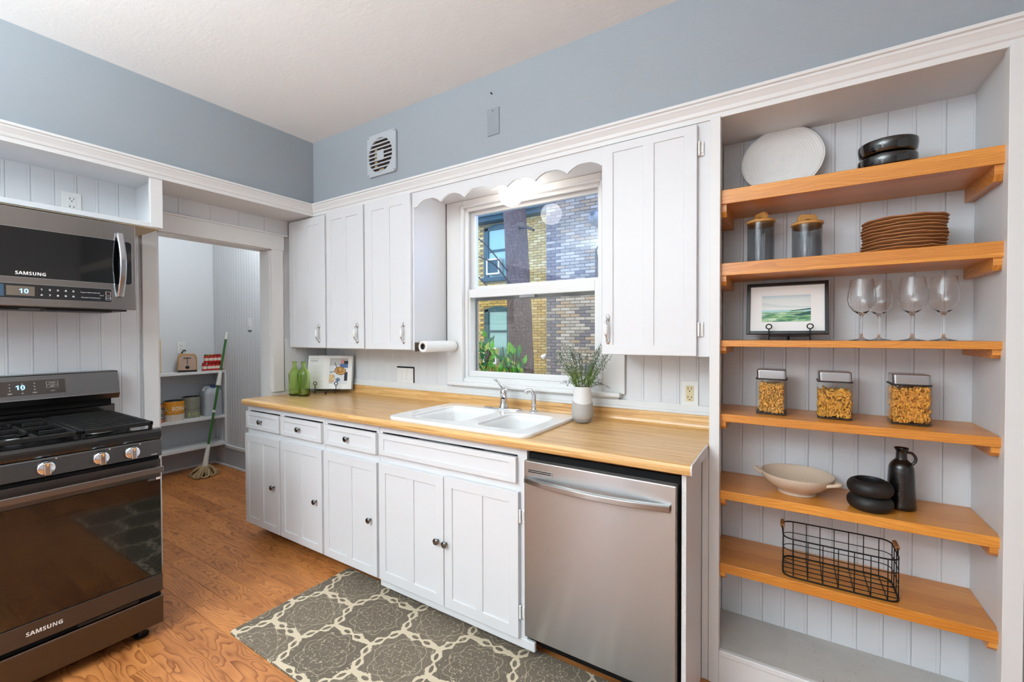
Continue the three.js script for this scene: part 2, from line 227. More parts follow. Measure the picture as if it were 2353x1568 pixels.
// ---------------------------------------------------------------- the window over the sink
M.upperpane = phy({ color: 0xdfe8f8, transmission: 1, thickness: 0, roughness: 0, ior: 1.5 });  // upper glass: a bluish reflection is put into its tint
M.lowerpane = phy({ color: 0xe2e1de, transmission: 1, thickness: 0, roughness: 0, ior: 1.5 });
{
  const w = struct('window_1', [bx(WX0 - 0.002, WX0 + 0.012, WY0, WY1, -0.14, 0), bx(WX1 - 0.012, WX1 + 0.002, WY0, WY1, -0.14, 0), bx(WX0, WX1, WY1 - 0.012, WY1 + 0.002, -0.14, 0), bx(WX0, WX1, WY0 - 0.002, WY0 + 0.010, -0.14, 0), bx(WX0 + 0.012, WX0 + 0.03, WY0, WY1, -0.014, 0, 0.002), bx(WX1 - 0.03, WX1 - 0.012, WY0, WY1, -0.014, 0, 0.002), bx(WX0 + 0.012, WX1 - 0.012, WY1 - 0.03, WY1 - 0.012, -0.014, 0, 0.002)], M.trim);
  piece('casing', w, merge([bx(-1.84, -1.715, 1.06, 2.185, 0, 0.018, 0.003), bx(-0.812, -0.69, 1.06, 2.185, 0, 0.018, 0.003), bx(-1.715, -0.812, 2.145, 2.185, 0, 0.018, 0.003), bx(-1.722, -1.71, 1.06, 2.15, 0, 0.028, 0.003), bx(-0.816, -0.804, 1.06, 2.15, 0, 0.028, 0.003), bx(-1.722, -0.804, 2.14, 2.152, 0, 0.028, 0.003)]), M.trim);
  piece('sill', w, merge([bx(-1.815, -0.705, 1.045, 1.068, 0, 0.05, 0.007), bx(-1.72, -0.81, 1.062, 1.092, -0.1, 0.012, 0.003)]), M.trim);
  piece('apron', w, bx(-1.80, -0.72, 1.034, 1.046, 0, 0.02, 0.002), M.trim);
  const fr = (x0, x1, y0, y1, z0, z1, l, r, t, b) => merge([bx(x0, x0 + l, y0, y1, z0, z1, 0.003), bx(x1 - r, x1, y0, y1, z0, z1, 0.003), bx(x0 + l, x1 - r, y1 - t, y1, z0, z1, 0.003), bx(x0 + l, x1 - r, y0, y0 + b, z0, z1, 0.003)]);
  const us = piece('upper_sash', w, fr(WX0 + 0.012, WX1 - 0.012, 1.622, WY1 - 0.012, -0.088, -0.054, 0.038, 0.03, 0.03, 0.04), M.trim);
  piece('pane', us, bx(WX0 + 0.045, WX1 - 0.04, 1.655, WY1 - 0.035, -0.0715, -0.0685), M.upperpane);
  const ls = piece('lower_sash', w, fr(WX0 + 0.012, WX1 - 0.012, WY0 + 0.01, 1.640, -0.048, -0.014, 0.026, 0.042, 0.052, 0.034), M.trim);
  piece('pane', ls, bx(WX0 + 0.034, WX1 - 0.05, WY0 + 0.04, 1.59, -0.0315, -0.0285), M.lowerpane);
  piece('sash_lift', ls, bx(-1.32, -1.22, 1.572, 1.588, -0.026, -0.012, 0.002), std({ color: 0x8d8f92, roughness: 0.4 }));
  piece('screen_frame', w, fr(WX0 + 0.012, WX1 - 0.012, WY0 + 0.01, 1.625, -0.128, -0.11, 0.012, 0.012, 0.05, 0.01), std({ color: 0x9b9da0, roughness: 0.5 }));
}

// ================================================================ outside the window
struct('ground', bx(-14, 6, -0.5, -0.3, -16, -0.6), std({ color: 0x6e7457, roughness: 1 }));
const brickBox = (() => { const c = {}; return (w, h, d) => c[[w, h, d]] ??= (() => { const e = 0.004, pos = [], P = (a, b, q, f) => pos.push(...a, ...b, ...q, ...a, ...q, ...f), x = w / 2, y = h / 2, o = [[-x, -y, 0], [x, -y, 0], [x, y, 0], [-x, y, 0]], m = o.map(([a, b]) => [a, b, d - e]), t = o.map(([a, b]) => [a - Math.sign(a) * e, b - Math.sign(b) * e, d]); P(t[0], t[1], t[2], t[3]); for (let i = 0; i < 4; i++) { const j = (i + 1) % 4; P(o[i], o[j], m[j], m[i]); P(m[i], m[j], t[j], t[i]); } const g = new THREE.BufferGeometry(); g.setAttribute('position', new THREE.Float32BufferAttribute(pos, 3)); g.computeVertexNormals(); return plain(g); })(); })();
function brickwork(parent, mats, x0, x1, y0, y1, z, inView, skip, pick, seed) {
  const R = rnd(seed), L = 0.212, H = 0.0645, rest = mats.map(() => []); let n = 0;
  for (let y = y0, r = 0; y < y1; y += H, r++) for (let x = x0 - (r % 2 ? L / 2 : 0); x < x1; x += L) {
    const a = Math.max(x, x0), b = Math.min(x + L, x1), w = +(b - a - 0.011).toFixed(3), cx = (a + b) / 2, cy = y + H / 2; if (w < 0.03 || skip(cx, cy)) continue;
    const k = pick(cx, cy, R), g = brickBox(w, H - 0.011, 0.012 + Math.floor(R() * 3) * 0.002);
    if (inView(cx, cy) && n < 300) { n++; const m = piece('brick', parent, g, mats[k]); m.position.set(cx, cy, z); } else { const q = g.clone(); q.translate(cx, cy, z); rest[k].push(q); }
  }
  rest.forEach((l, k) => { if (l.length) { const m = piece('brickwork', parent, merge(l), mats[k]); m.userData.kind = 'stuff'; } });
}
const brickMat = (c) => std({ color: c, roughness: 0.95 });
{
  const h = new Thing('brick_house', 'yellow brick house with dark teal window frames seen behind the tree trunk', 'building', [-6.2, -0.3, -7.1]);
  h.add('wall', [bx(-8.2, -4.25, -0.3, 4.22, -9, -7.1)], std({ color: 0x8d805c, roughness: 1 }));
  const g = new THREE.Group(); g.name = 'facade'; g.position.set(6.2, 0.3, 7.1); h.g.add(g);
  const arch = (x, y) => (x > -6.72 && x < -5.82 && ((y > 2.68 && y < 4.2) || (y > 0.62 && y < 2.1)));
  brickwork(g, [0xc9b06c, 0xd8bf7c, 0xbfa45f, 0xe0c88c, 0xb99a58, 0xcfae62].map(brickMat), -8.2, -4.86, -0.3, 4.2, -7.1, (x, y) => y > 0.45 && ((x > -5.75 && x < -4.86) || (x < -6.7 && x > -7.0 && y < 3)), arch, (x, y, R) => Math.floor(R() * 6), 31);
  const teal = std({ color: 0x1f4f57, roughness: 0.5 });
  const pane = phy({ color: 0x7fb3ac, roughness: 0.08, clearcoat: 1 });
  for (const [y0, y1] of [[2.82, 4.16], [0.8, 2.08]]) {
    const f = h.add('window_frame', [bx(-6.68, -6.54, y0, y1 - 0.06, -7.12, -7.05, 0.01), bx(-5.99, -5.86, y0, y1 - 0.06, -7.12, -7.05, 0.01), extrude(shape([[-6.68, y1 - 0.14], [-5.86, y1 - 0.14], ...Array.from({ length: 13 }, (_, i) => { const t = i / 12; return [-5.86 - 0.82 * t, y1 - 0.10 + 0.1 * Math.sin(Math.PI * t)]; })]), 0.07).translate(0, 0, -7.12), bx(-6.54, -5.99, (y0 + y1) / 2 - 0.03, (y0 + y1) / 2 + 0.03, -7.11, -7.06), bx(-6.74, -5.80, y0 - 0.1, y0, -7.12, -7.0, 0.01)], teal);
    h.add('pane', bx(-6.54, -5.99, y0, y1 - 0.12, -7.1, -7.085), pane, f);
  }
  h.add('eave', [bx(-8.4, -4.7, 4.2, 4.3, -9, -6.8), bx(-8.4, -4.7, 4.3, 4.42, -9, -6.72)], std({ color: 0x2c5561, roughness: 0.7 }));
  const w = new Thing('brick_wing', 'pale grey brick wing of the house filling the right half of the window view', 'building', [-3.2, -0.3, -5.8]);
  w.add('wall', bx(-4.2, -1.2, -0.3, 5.2, -8.6, -5.8), std({ color: 0x6a6865, roughness: 1 }));
  const g2 = new THREE.Group(); g2.name = 'facade'; g2.position.set(3.2, 0.3, 5.8); w.g.add(g2);
  brickwork(g2, [0xb9b1a6, 0xaaa297, 0xc4bbb0, 0x9c958d, 0xb59f86, 0x77737a].map(brickMat), -4.2, -1.4, -0.3, 5.1, -5.8, (x, y) => x < -3.0 && y > 0.52 && y < 4.05, () => false, (x, y, R) => { const s = fbm(x * 3 + 4, y * 1.6); if (x < -3.95 && R() < 0.75) return 5; return s > 0.62 && y < 2.6 && R() < 0.6 ? 5 : Math.floor(R() * 5); }, 41);
  const ac = new Thing('air_conditioner', 'white framed window air conditioner in the upper teal window behind the tree', 'air conditioner', [-6.3, 2.9, -7.0]);
  ac.add('housing', [bx(-6.51, -6.47, 2.87, 3.27, -7.06, -6.9, 0.006), bx(-6.15, -6.11, 2.87, 3.27, -7.06, -6.9, 0.006), bx(-6.47, -6.15, 3.23, 3.27, -7.06, -6.9, 0.006), bx(-6.47, -6.15, 2.87, 2.91, -7.06, -6.9, 0.006)], M.plastic);
  ac.add('grille', bx(-6.47, -6.15, 2.91, 3.23, -7.06, -6.93), std({ color: 0x3f5d62, roughness: 0.7 }));
  const ac2 = copy(ac.g, [-6.31, 0.66, -6.87], 'white framed window air conditioner low behind the green bush leaves');
  ac2.children[1].material = std({ color: 0x4a4a4e, roughness: 0.8 });
  const vc = new Thing('exhaust_hood', 'round grey metal vent hood high on the grey brick wing', 'vent', [-3.1, 3.54, -5.78]);
  vc.add('hood', [cyl(0.15, 0.15, [-3.07, 3.54, -5.79], [-3.07, 3.54, -5.64], 28), sphere(0.148, [-3.07, 3.54, -5.64], 1)], std({ color: 0x77808a, roughness: 0.4, metalness: 0.4 }));
  const dp = new Thing('drain_pipe', 'thin black vertical pipe fixed to the grey brick wing', 'pipe', [-3.09, 2.3, -5.74]);
  dp.add('pipe', tube([[-3.10, 2.25, -5.74], [-3.095, 2.7, -5.74], [-3.095, 2.97, -5.74], [-3.06, 3.02, -5.74]], 0.022), M.black);
  dp.add('bracket', [bx(-3.12, -3.07, 2.4, 2.42, -5.79, -5.72), bx(-3.12, -3.07, 2.8, 2.82, -5.79, -5.72)], M.black);
  const fl = new Thing('outdoor_lamp', 'small white floodlight at the corner of the yellow brick wall', 'lamp', [-4.28, 0.92, -5.9]);
  fl.add('base', cyl(0.035, 0.035, [-4.19, 0.92, -5.9], [-4.235, 0.92, -5.9]), M.plastic); fl.add('shade', lathe([[0.0, 0], [0.03, 0], [0.06, 0.10], [0.055, 0.10], [0.0, 0.06]], 24).rotateZ(2.2).translate(-4.24, 0.94, -5.86), M.plastic);
}
{
  const bark = std({ color: 0x6b5c5a, roughness: 1, bumpScale: 0.03, bumpMap: dataTexture(256, 512, (x, y) => { const v = 255 * Math.pow(Math.abs(noise(x * 0.16, y * 0.03) - 0.5) * 2, 0.6); return [v, v, v]; }, false) }); bark.bumpMap.repeat.set(1, 3);
  const t = new Thing('tree', 'rough barked tree trunk with bare dark branches standing before the brick house', 'tree', [-3.82, -0.3, -4.2]);
  const R = rnd(9), rings = []; for (let i = 0; i <= 26; i++) { const y = -0.3 + i * 0.23, cx = -3.83 - 0.045 * (y - 0.7) - (y > 3 ? 0.02 * (y - 3) : 0), r = 0.212 - 0.007 * (y - 0.7) + (y < 0.6 ? 0.12 * (0.6 - y) : 0), ring = []; for (let j = 0; j < 28; j++) { const a = j / 28 * 2 * Math.PI, q = r * (1 + 0.07 * (noise(j * 0.9, i * 0.35) - 0.5) + 0.03 * (R() - 0.5)); ring.push([cx + q * Math.cos(a), y, -4.2 - q * Math.sin(a)]); } rings.push(ring); }
  const tg = warpSurface(rings); { const p = tg.attributes.position, uv = tg.attributes.uv; for (let i = 0; i < p.count; i++) uv.setXY(i, Math.abs(Math.atan2(p.getZ(i) + 4.2, p.getX(i) + 3.9)) / Math.PI, p.getY(i) * 0.4); }
  t.add('trunk', tg, bark);
  for (const [pts, r] of [[[[-3.93, 2.2, -4.0], [-4.2, 2.55, -3.9], [-4.75, 2.8, -3.85], [-5.2, 3.15, -3.8]], 0.012], [[[-3.98, 2.42, -3.99], [-4.4, 2.92, -3.9], [-4.9, 3.22, -3.9], [-5.3, 3.4, -3.9]], 0.011], [[[-4.25, 2.1, -3.9], [-4.55, 2.4, -3.85], [-4.9, 2.62, -3.8]], 0.010], [[[-3.86, 3.13, -4.1], [-3.62, 3.1, -4.0], [-3.45, 3.02, -3.95]], 0.022]]) t.add('branch', tube(pts, r, 20, 6), M.black);
  const leafQuads = (n, f, size, seed) => { const Q = rnd(seed), list = []; for (let i = 0; i < n; i++) { const [x, y, z] = f(Q), g = new THREE.PlaneGeometry(size * (0.5 + Q()), size * 0.35); g.rotateX(Q() * 6); g.rotateZ(Q() * 6); g.rotateY(Q() * 6); g.translate(x, y, z); list.push(plain(g)); } return list; };
  t.add('crown', leafQuads(2600, (Q) => { const a = Q() * 6.28, r = Math.sqrt(Q()) * 0.85; return [-3.75 + r * Math.cos(a) * 0.9, 3.75 + Q() * 0.7 + 0.25 * r, -4.6 + r * Math.sin(a)]; }, 0.16, 5), std({ color: 0x2c5a68, roughness: 0.9, side: THREE.DoubleSide }), null, { kind: 'stuff' });
  // leafy shrubs close to the window: each leaf its own piece
  const lg = (() => { const g = new THREE.BufferGeometry(); g.setAttribute('position', new THREE.Float32BufferAttribute([0, 0, 0, 0.032, 0.05, 0.012, 0, 0.055, 0, 0, 0, 0, 0, 0.055, 0, -0.032, 0.05, 0.012, 0, 0.055, 0, 0.032, 0.05, 0.012, 0, 0.13, -0.01, 0, 0.055, 0, 0, 0.13, -0.01, -0.032, 0.05, 0.012], 3)); g.computeVertexNormals(); return plain(g); })();
  const greens = [0x5fae3a, 0x3f8f46, 0x86bf4a, 0x2f7a55, 0xa7b85a].map((c) => phy({ color: c, roughness: 0.8, side: THREE.DoubleSide }));
  const shrub = (name, label, at, n, rx, h, seed) => {
    const s = new Thing(name, label, 'shrub', at), Q = rnd(seed), stems = []; for (let i = 0; i < 9; i++) { const a = Q() * 6.28; stems.push(tube([[at[0], at[1], at[2]], [at[0] + 0.3 * rx * Math.cos(a), at[1] + h * 0.5, at[2] + 0.3 * rx * Math.sin(a)], [at[0] + 0.8 * rx * Math.cos(a), at[1] + h * (0.75 + 0.2 * Q()), at[2] + 0.8 * rx * Math.sin(a)]], 0.008, 10, 5)); }
    s.add('stem', stems, std({ color: 0x5a4a33, roughness: 1 }));
    for (let i = 0; i < n; i++) { const a = Q() * 6.28, r = Math.sqrt(Q()) * rx, m = s.raw('leaf', lg, greens[Math.floor(Q() * 5)]); m.position.set(r * Math.cos(a), h * (0.35 + 0.65 * Q()) * (1 - 0.25 * r / rx), r * Math.sin(a)); m.rotation.set(Q() * 2 - 0.4, Q() * 6, Q() * 2 - 1); const k = 0.8 + Q() * 0.7; m.scale.set(k, k, k); }
  };
  shrub('shrub', 'bright green leafy shrub at the lower left of the window view', [-4.25, -0.3, -3.5], 260, 0.36, 1.85, 71);
  shrub('shrub', 'green leafy shrub growing in front of the foot of the tree trunk', [-3.46, -0.3, -3.3], 170, 0.19, 1.65, 72);
  shrub('shrub', 'low tuft of green leaves just right of the tree trunk', [-3.13, -0.3, -3.62], 60, 0.13, 1.15, 73);
}
// ================================================================ cabinets
// a framed door or drawer front: stiles, rails and sunk panels; x0..x1, y0..y1, back at z, thickness t
function frontParts(t, name, parent, x0, x1, y0, y1, z, th, stile, rail, mids, panelDepth = 0.006, foot = rail) {
  const cols = [x0 + stile, ...mids.flat(), x1 - stile];
  const bars = [bx(x0, x0 + stile, y0, y1, z, z + th, 0.0025), bx(x1 - stile, x1, y0, y1, z, z + th, 0.0025), bx(x0 + stile - 0.003, x1 - stile + 0.003, y1 - rail, y1, z, z + th, 0.0025), bx(x0 + stile - 0.003, x1 - stile + 0.003, y0, y0 + foot, z, z + th, 0.0025), ...mids.map(([a, b]) => bx(a, b, y0 + foot - 0.003, y1 - rail + 0.003, z, z + th - 0.0003, 0.0015))];
  const d = t.add(name, bars, M.white, parent);
  for (let i = 0; i < cols.length; i += 2) t.add('panel', bx(cols[i] - 0.002, cols[i + 1] + 0.002, y0 + foot - 0.002, y1 - rail + 0.002, z + 0.001, z + th - panelDepth), M.white, d);
  return d;
}
function knob(t, parent, x, y, z) { const g = lathe([[0, 0], [0.007, 0], [0.0055, 0.004], [0.0048, 0.012], [0.0075, 0.0155], [0.0135, 0.0175], [0.0155, 0.0205], [0.0148, 0.0245], [0.010, 0.0275], [0, 0.0285]], 28); g.rotateX(Math.PI / 2); g.translate(x, y, z); t.add('knob', g, M.nickel, parent); }
function barHandle(t, parent, x, y, z) {      // chrome ends with a white porcelain grip
  const end = (s) => [lathe([[0, 0], [0.0085, 0.0005], [0.009, 0.003], [0.006, 0.005], [0, 0.0055]], 16).scale(1, 1, 1.7).rotateX(Math.PI / 2).translate(x, y + s * 0.050, z), tube([[x, y + s * 0.052, z + 0.003], [x, y + s * 0.042, z + 0.014], [x, y + s * 0.030, z + 0.022], [x, y + s * 0.022, z + 0.024]], 0.0042, 12, 8), cyl(0.0062, 0.0062, [x, y + s * 0.026, z + 0.0235], [x, y + s * 0.0215, z + 0.0242])];
  t.add('handle', [...end(1), ...end(-1)], M.chrome, parent);
  t.add('handle_grip', lathe([[0, -0.0225], [0.0062, -0.0215], [0.0078, -0.012], [0.0085, 0], [0.0078, 0.012], [0.0062, 0.0215], [0, 0.0225]], 20, [x, y, z + 0.0245]), M.porcelain, parent);
}
function hinge(t, parent, x, y, z) { t.add('hinge', [cyl(0.0045, 0.0045, [x, y - 0.022, z], [x, y + 0.022, z], 10), sphere(0.005, [x, y + 0.024, z], 1, 8, 6), sphere(0.005, [x, y - 0.024, z], 1, 8, 6), bx(x + 0.002, x + 0.016, y - 0.028, y + 0.028, z - 0.012, z - 0.009, 0.001), bx(x + 0.006, x + 0.014, y - 0.016, y + 0.016, z - 0.010, z - 0.006, 0.001)], M.porcelain, parent); }

const ZF = 0.598;                                                // face frames of the base run
function baseUnit(label, x0, x1, group) { const t = new Thing('base_cabinet', label, 'cabinet', [(x0 + x1) / 2, 0, 0.3], group); t.add('carcass', [bx(x0, x0 + 0.016, 0.08, 0.888, 0.02, ZF - 0.02), bx(x1 - 0.016, x1, 0.08, 0.888, 0.02, ZF - 0.02), bx(x0 + 0.016, x1 - 0.016, 0.08, 0.098, 0.02, ZF - 0.02), bx(x0 + 0.016, x1 - 0.016, 0.098, 0.60, 0.02, 0.03)], M.white); t.add('toe_board', bx(x0, x1, 0.0, 0.08, 0.46, 0.48), M.darkwood); return t; }
const spec = [[-3.112, -2.703, 'narrow white base cabinet with drawer and door at the left end of the run'], [-2.701, -2.262, 'white base cabinet with drawer and door, second from the left end'], [-2.260, -1.802, 'white base cabinet with drawer and door, third from left beside the sink cabinet']];
spec.forEach(([x0, x1, label], i) => {
  const t = baseUnit(label, x0, x1, 'base cabinets under the worktop');
  t.add('face_frame', [bx(x0, x0 + 0.022, 0.08, 0.890, ZF - 0.02, ZF), bx(x1 - 0.022, x1, 0.08, 0.890, ZF - 0.02, ZF), bx(x0 + 0.022, x1 - 0.022, 0.855, 0.890, ZF - 0.02, ZF), bx(x0 + 0.022, x1 - 0.022, 0.69, 0.745, ZF - 0.02, ZF), bx(x0 + 0.022, x1 - 0.022, 0.08, 0.11, ZF - 0.02, ZF)], M.white);
  const dx0 = i ? x0 + 0.010 : x0 + 0.004, dx1 = x1 - [0.012, 0.016, 0.010][i];
  const dr = frontParts(t, 'drawer', null, dx0, dx1, 0.736, 0.848, ZF, 0.02, 0.036, 0.026, []);
  knob(t, dr, (dx0 + dx1) / 2 - 0.01, 0.792, ZF + 0.014);
  const m = (dx0 + dx1) / 2 + [-0.01, -0.01, 0.0][i];
  const d = frontParts(t, 'door', null, i ? dx0 - 0.004 : dx0 - 0.012, dx1 + 0.004, 0.094, 0.695, ZF, 0.02, 0.044, 0.05, [[m - 0.024, m + 0.024]], 0.006, 0.046);
  knob(t, d, [-2.772, -2.325, -1.853][i], 0.390, ZF + 0.018);
});
{
  const x0 = -1.800, x1 = -0.912, t = baseUnit('wide white sink base cabinet with two doors beside the dishwasher', x0, x1, 'base cabinets under the worktop');
  t.add('face_frame', [bx(x0, x0 + 0.022, 0.05, 0.890, ZF - 0.02, ZF), bx(x1 - 0.045, x1, 0.05, 0.890, ZF - 0.02, ZF), bx(x0 + 0.022, x1 - 0.045, 0.857, 0.890, ZF - 0.02, ZF), bx(x0 + 0.022, x1 - 0.045, 0.69, 0.748, ZF - 0.02, ZF), bx(x0 + 0.022, x1 - 0.045, 0.05, 0.11, ZF - 0.02, ZF)], M.white);
  t.add('toe_rail', bx(x0 + 0.2, -0.875, 0.052, 0.092, ZF - 0.012, ZF + 0.004, 0.004), M.white);
  frontParts(t, 'false_drawer', null, -1.788, -0.955, 0.742, 0.850, ZF, 0.02, 0.036, 0.026, []);
  const a = frontParts(t, 'door', null, -1.790, -1.351, 0.094, 0.701, ZF, 0.02, 0.048, 0.05, [[-1.588, -1.542]], 0.006, 0.05), b = frontParts(t, 'door', null, -1.347, -0.944, 0.094, 0.706, ZF, 0.02, 0.048, 0.05, [[-1.166, -1.128]], 0.006, 0.05);
  knob(t, a, -1.383, 0.398, ZF + 0.018); knob(t, b, -1.333, 0.396, ZF + 0.018);
  hinge(t, b, -0.938, 0.607, ZF + 0.014); hinge(t, b, -0.938, 0.207, ZF + 0.014);
}
{ // gable beside the dishwasher, its front edge left raw
  const t = new Thing('end_panel', 'white end panel with rough raw front edge between dishwasher and open shelves', 'panel', [-0.293, 0, 0.4]);
  t.add('panel', bx(-0.302, -0.2885, 0.0, 0.890, 0.02, 0.606), M.white); t.add('edge', bx(-0.3025, -0.288, 0.0, 0.890, 0.606, 0.612), M.rawedge);
}
{ // worktop with upstand, the sink opening left free
  const t = new Thing('worktop', 'butcher block laminate worktop with matching splashback along the sink wall', 'countertop', [-1.69, 0.893, 0.3]);
  const nose = [[0.618, 0.893], [0.634, 0.893], [0.641, 0.898], [0.644, 0.908], [0.643, 0.920], [0.638, 0.928], [0.630, 0.9315], [0.615, 0.930]];
  const back = [[0.045, 0.930], [0.034, 0.932], [0.027, 0.938], [0.024, 0.948], [0.023, 0.985], [0.019, 0.993], [0.008, 0.995], [0.001, 0.994], [0.001, 0.893]];
  const full = [...nose, ...back];
  t.add('top', [alongX(full, -3.112, -1.715), alongX(full, -0.93, -0.270), alongX([...nose, [0.595, 0.930], [0.595, 0.893]], -1.715, -0.93), alongX([[0.105, 0.893], [0.105, 0.930], ...back], -1.715, -0.93), alongX([[0.30, 0.893], [0.30, 0.930], [0.10, 0.93], ...back.slice(0)], -0.270, -0.2635)].map((g) => worldUV(g, 0.5, 2.0, 'x')), M.top);
  t.add('end_cap', alongX([...nose, [0.315, 0.930], [0.315, 0.893]], -0.2698, -0.2655), M.white);
}
{ // enamelled double sink
  const t = new Thing('kitchen_sink', 'white enamelled double bowl drop-in sink set in the wooden worktop', 'sink', [-1.32, 0.93, 0.34]);
  const A = [-1.655, -1.320, 0.175, 0.545], Bw = [-1.235, -0.975, 0.195, 0.545], rr = (b, i, r) => roundRect(b[0] + i, b[1] - i, -(b[3] - i), -(b[2] + i), Math.max(0.012, r - i * 0.5), 7);
  const rim = extrude(shape(roundRect(-1.735, -0.910, -0.607, -0.097, 0.05, 8), [rr(A, -0.006, 0.075).reverse(), rr(Bw, -0.006, 0.075).reverse()]), 0.006, 0.0065, 8); rim.rotateX(-Math.PI / 2); rim.translate(0, 0.9305 + 0.004, 0);
  t.add('rim', rim, M.enamel);
  for (const b of [A, Bw]) {
    const lv = [[-0.010, 0.9405], [-0.003, 0.9375], [0.004, 0.928], [0.009, 0.91], [0.016, 0.80], [0.024, 0.775], [0.042, 0.762], [0.07, 0.758], [0.11, 0.755]];
    const bowl = t.add('bowl', warpSurface(lv.map(([i, y]) => rr(b, i, 0.08).map(([x, z]) => [x, y, -z])), true, true), M.enamel);
    const cx = (b[0] + b[1]) / 2, cz = (b[2] + b[3]) / 2; t.add('drain', lathe([[0, 0.757], [0.03, 0.757], [0.042, 0.7595], [0.044, 0.757]], 28, [cx, 0, cz]), M.chrome, bowl);
  }
}
{
  const F = 0.9448, t = new Thing('faucet', 'chrome single lever faucet with oval base plate behind the sink', 'faucet', [-1.345, F, 0.125]);
  const pl = extrude(shape(Array.from({ length: 40 }, (_, i) => { const a = i / 40 * 2 * Math.PI, c = Math.cos(a), s = Math.sin(a); return [Math.sign(c) * Math.pow(Math.abs(c), 0.75) * 0.118, Math.sign(s) * Math.pow(Math.abs(s), 0.85) * 0.032]; })), 0.005, 0.003); pl.rotateX(-Math.PI / 2); pl.translate(-1.345, F + 0.003, 0.128);
  t.add('base_plate', pl, M.chrome);
  t.add('body', [lathe([[0, 0], [0.026, 0], [0.027, 0.006], [0.023, 0.016], [0.0205, 0.03], [0.0195, 0.070], [0.0205, 0.088], [0.0195, 0.098], [0.013, 0.105], [0, 0.107]], 32, [-1.338, F + 0.009, 0.125])], M.chrome);
  t.add('spout', [tube([[-1.336, F + 0.060, 0.128], [-1.325, F + 0.078, 0.150], [-1.302, F + 0.088, 0.188], [-1.275, F + 0.086, 0.228], [-1.262, F + 0.076, 0.248]], 0.0125, 24, 14), cyl(0.0115, 0.0125, [-1.262, F + 0.064, 0.249], [-1.2615, F + 0.08, 0.2475], 18)], M.chrome);
  const lv = tube([[-1.340, F + 0.112, 0.122], [-1.356, F + 0.120, 0.114], [-1.372, F + 0.134, 0.108], [-1.389, F + 0.150, 0.104], [-1.408, F + 0.158, 0.102]], 0.0082, 24, 12); t.add('lever', [lv, sphere(0.0105, [-1.410, F + 0.1585, 0.102], 0.7)], M.chrome);
  const s = new Thing('sink_sprayer', 'chrome pull-out sprayer standing right of the faucet', 'sprayer', [-1.152, F, 0.115]);
  s.add('base', lathe([[0, 0], [0.024, 0], [0.025, 0.004], [0.018, 0.010], [0.013, 0.016], [0.0115, 0.03], [0.014, 0.036], [0.012, 0.042], [0, 0.042]], 28, [-1.152, F, 0.115]), M.chrome);
  s.add('handle', [tube([[-1.152, F + 0.040, 0.115], [-1.151, F + 0.07, 0.115], [-1.151, F + 0.095, 0.117], [-1.158, F + 0.111, 0.120], [-1.172, F + 0.118, 0.124], [-1.186, F + 0.114, 0.128]], 0.0118, 28, 14), cyl(0.015, 0.0125, [-1.193, F + 0.108, 0.130], [-1.183, F + 0.1155, 0.127], 18)], M.chrome);
}
{ // stainless dishwasher
  const t = new Thing('dishwasher', 'stainless steel dishwasher with curved bar handle under the right end of the worktop', 'dishwasher', [-0.608, 0, 0.35]);
  t.add('body', [bx(-0.905, -0.310, 0.10, 0.875, 0.03, 0.594), bx(-0.9, -0.315, 0.0, 0.12, 0.10, 0.49)], M.gap);
  const d = t.add('door', [bx(-0.903, -0.313, 0.134, 0.853, 0.600, 0.638, 0.005)], M.steel);
  const bow = (x) => { const s = (x + 0.613) / 0.28; return 0.036 * (1 - s * s); }, pts = []; for (let i = 0; i <= 24; i++) { const x = -0.893 + i * 0.56 / 24; pts.push(x); }
  const ring = (x, e) => { const z = 0.645 + bow(x), y = 0.777; return roundRect(-0.012, 0.010, -0.0115, 0.0115, 0.004, 3).map(([a, b]) => [x, y + b, z + a]); };
  t.add('handle', [warpSurface(pts.map((x) => ring(x)).reverse(), true, true), warpSurface([ring(-0.893)].concat([ring(-0.8929).map((p) => [p[0], 0.777 + (p[1] - 0.777) * 0.02, 0.645 + (p[2] - 0.645) * 0.02])]), true, true), warpSurface([ring(-0.333).reverse(), ring(-0.3329).map((p) => [p[0], 0.777 + (p[1] - 0.777) * 0.02, 0.645 + (p[2] - 0.645) * 0.02]).reverse()], true, true), bx(-0.892, -0.875, 0.767, 0.787, 0.634, 0.650), bx(-0.351, -0.334, 0.767, 0.787, 0.634, 0.650)], M.steel, d);
  t.add('vent', [bx(-0.883, -0.780, 0.8085, 0.8115, 0.6365, 0.6386), bx(-0.883, -0.780, 0.8155, 0.8185, 0.6365, 0.6386)], M.gap, d);
  t.add('vent_frame', [bx(-0.886, -0.776, 0.8035, 0.8075, 0.637, 0.6392, 0.0008), bx(-0.886, -0.776, 0.8195, 0.8225, 0.637, 0.6392, 0.0008), bx(-0.886, -0.776, 0.8125, 0.8145, 0.637, 0.6392, 0.0008), bx(-0.780, -0.774, 0.8035, 0.8225, 0.637, 0.6395, 0.0008)], M.steel, d);
  t.add('kick_plate', bx(-0.902, -0.314, 0.015, 0.130, 0.50, 0.51), M.black);
}
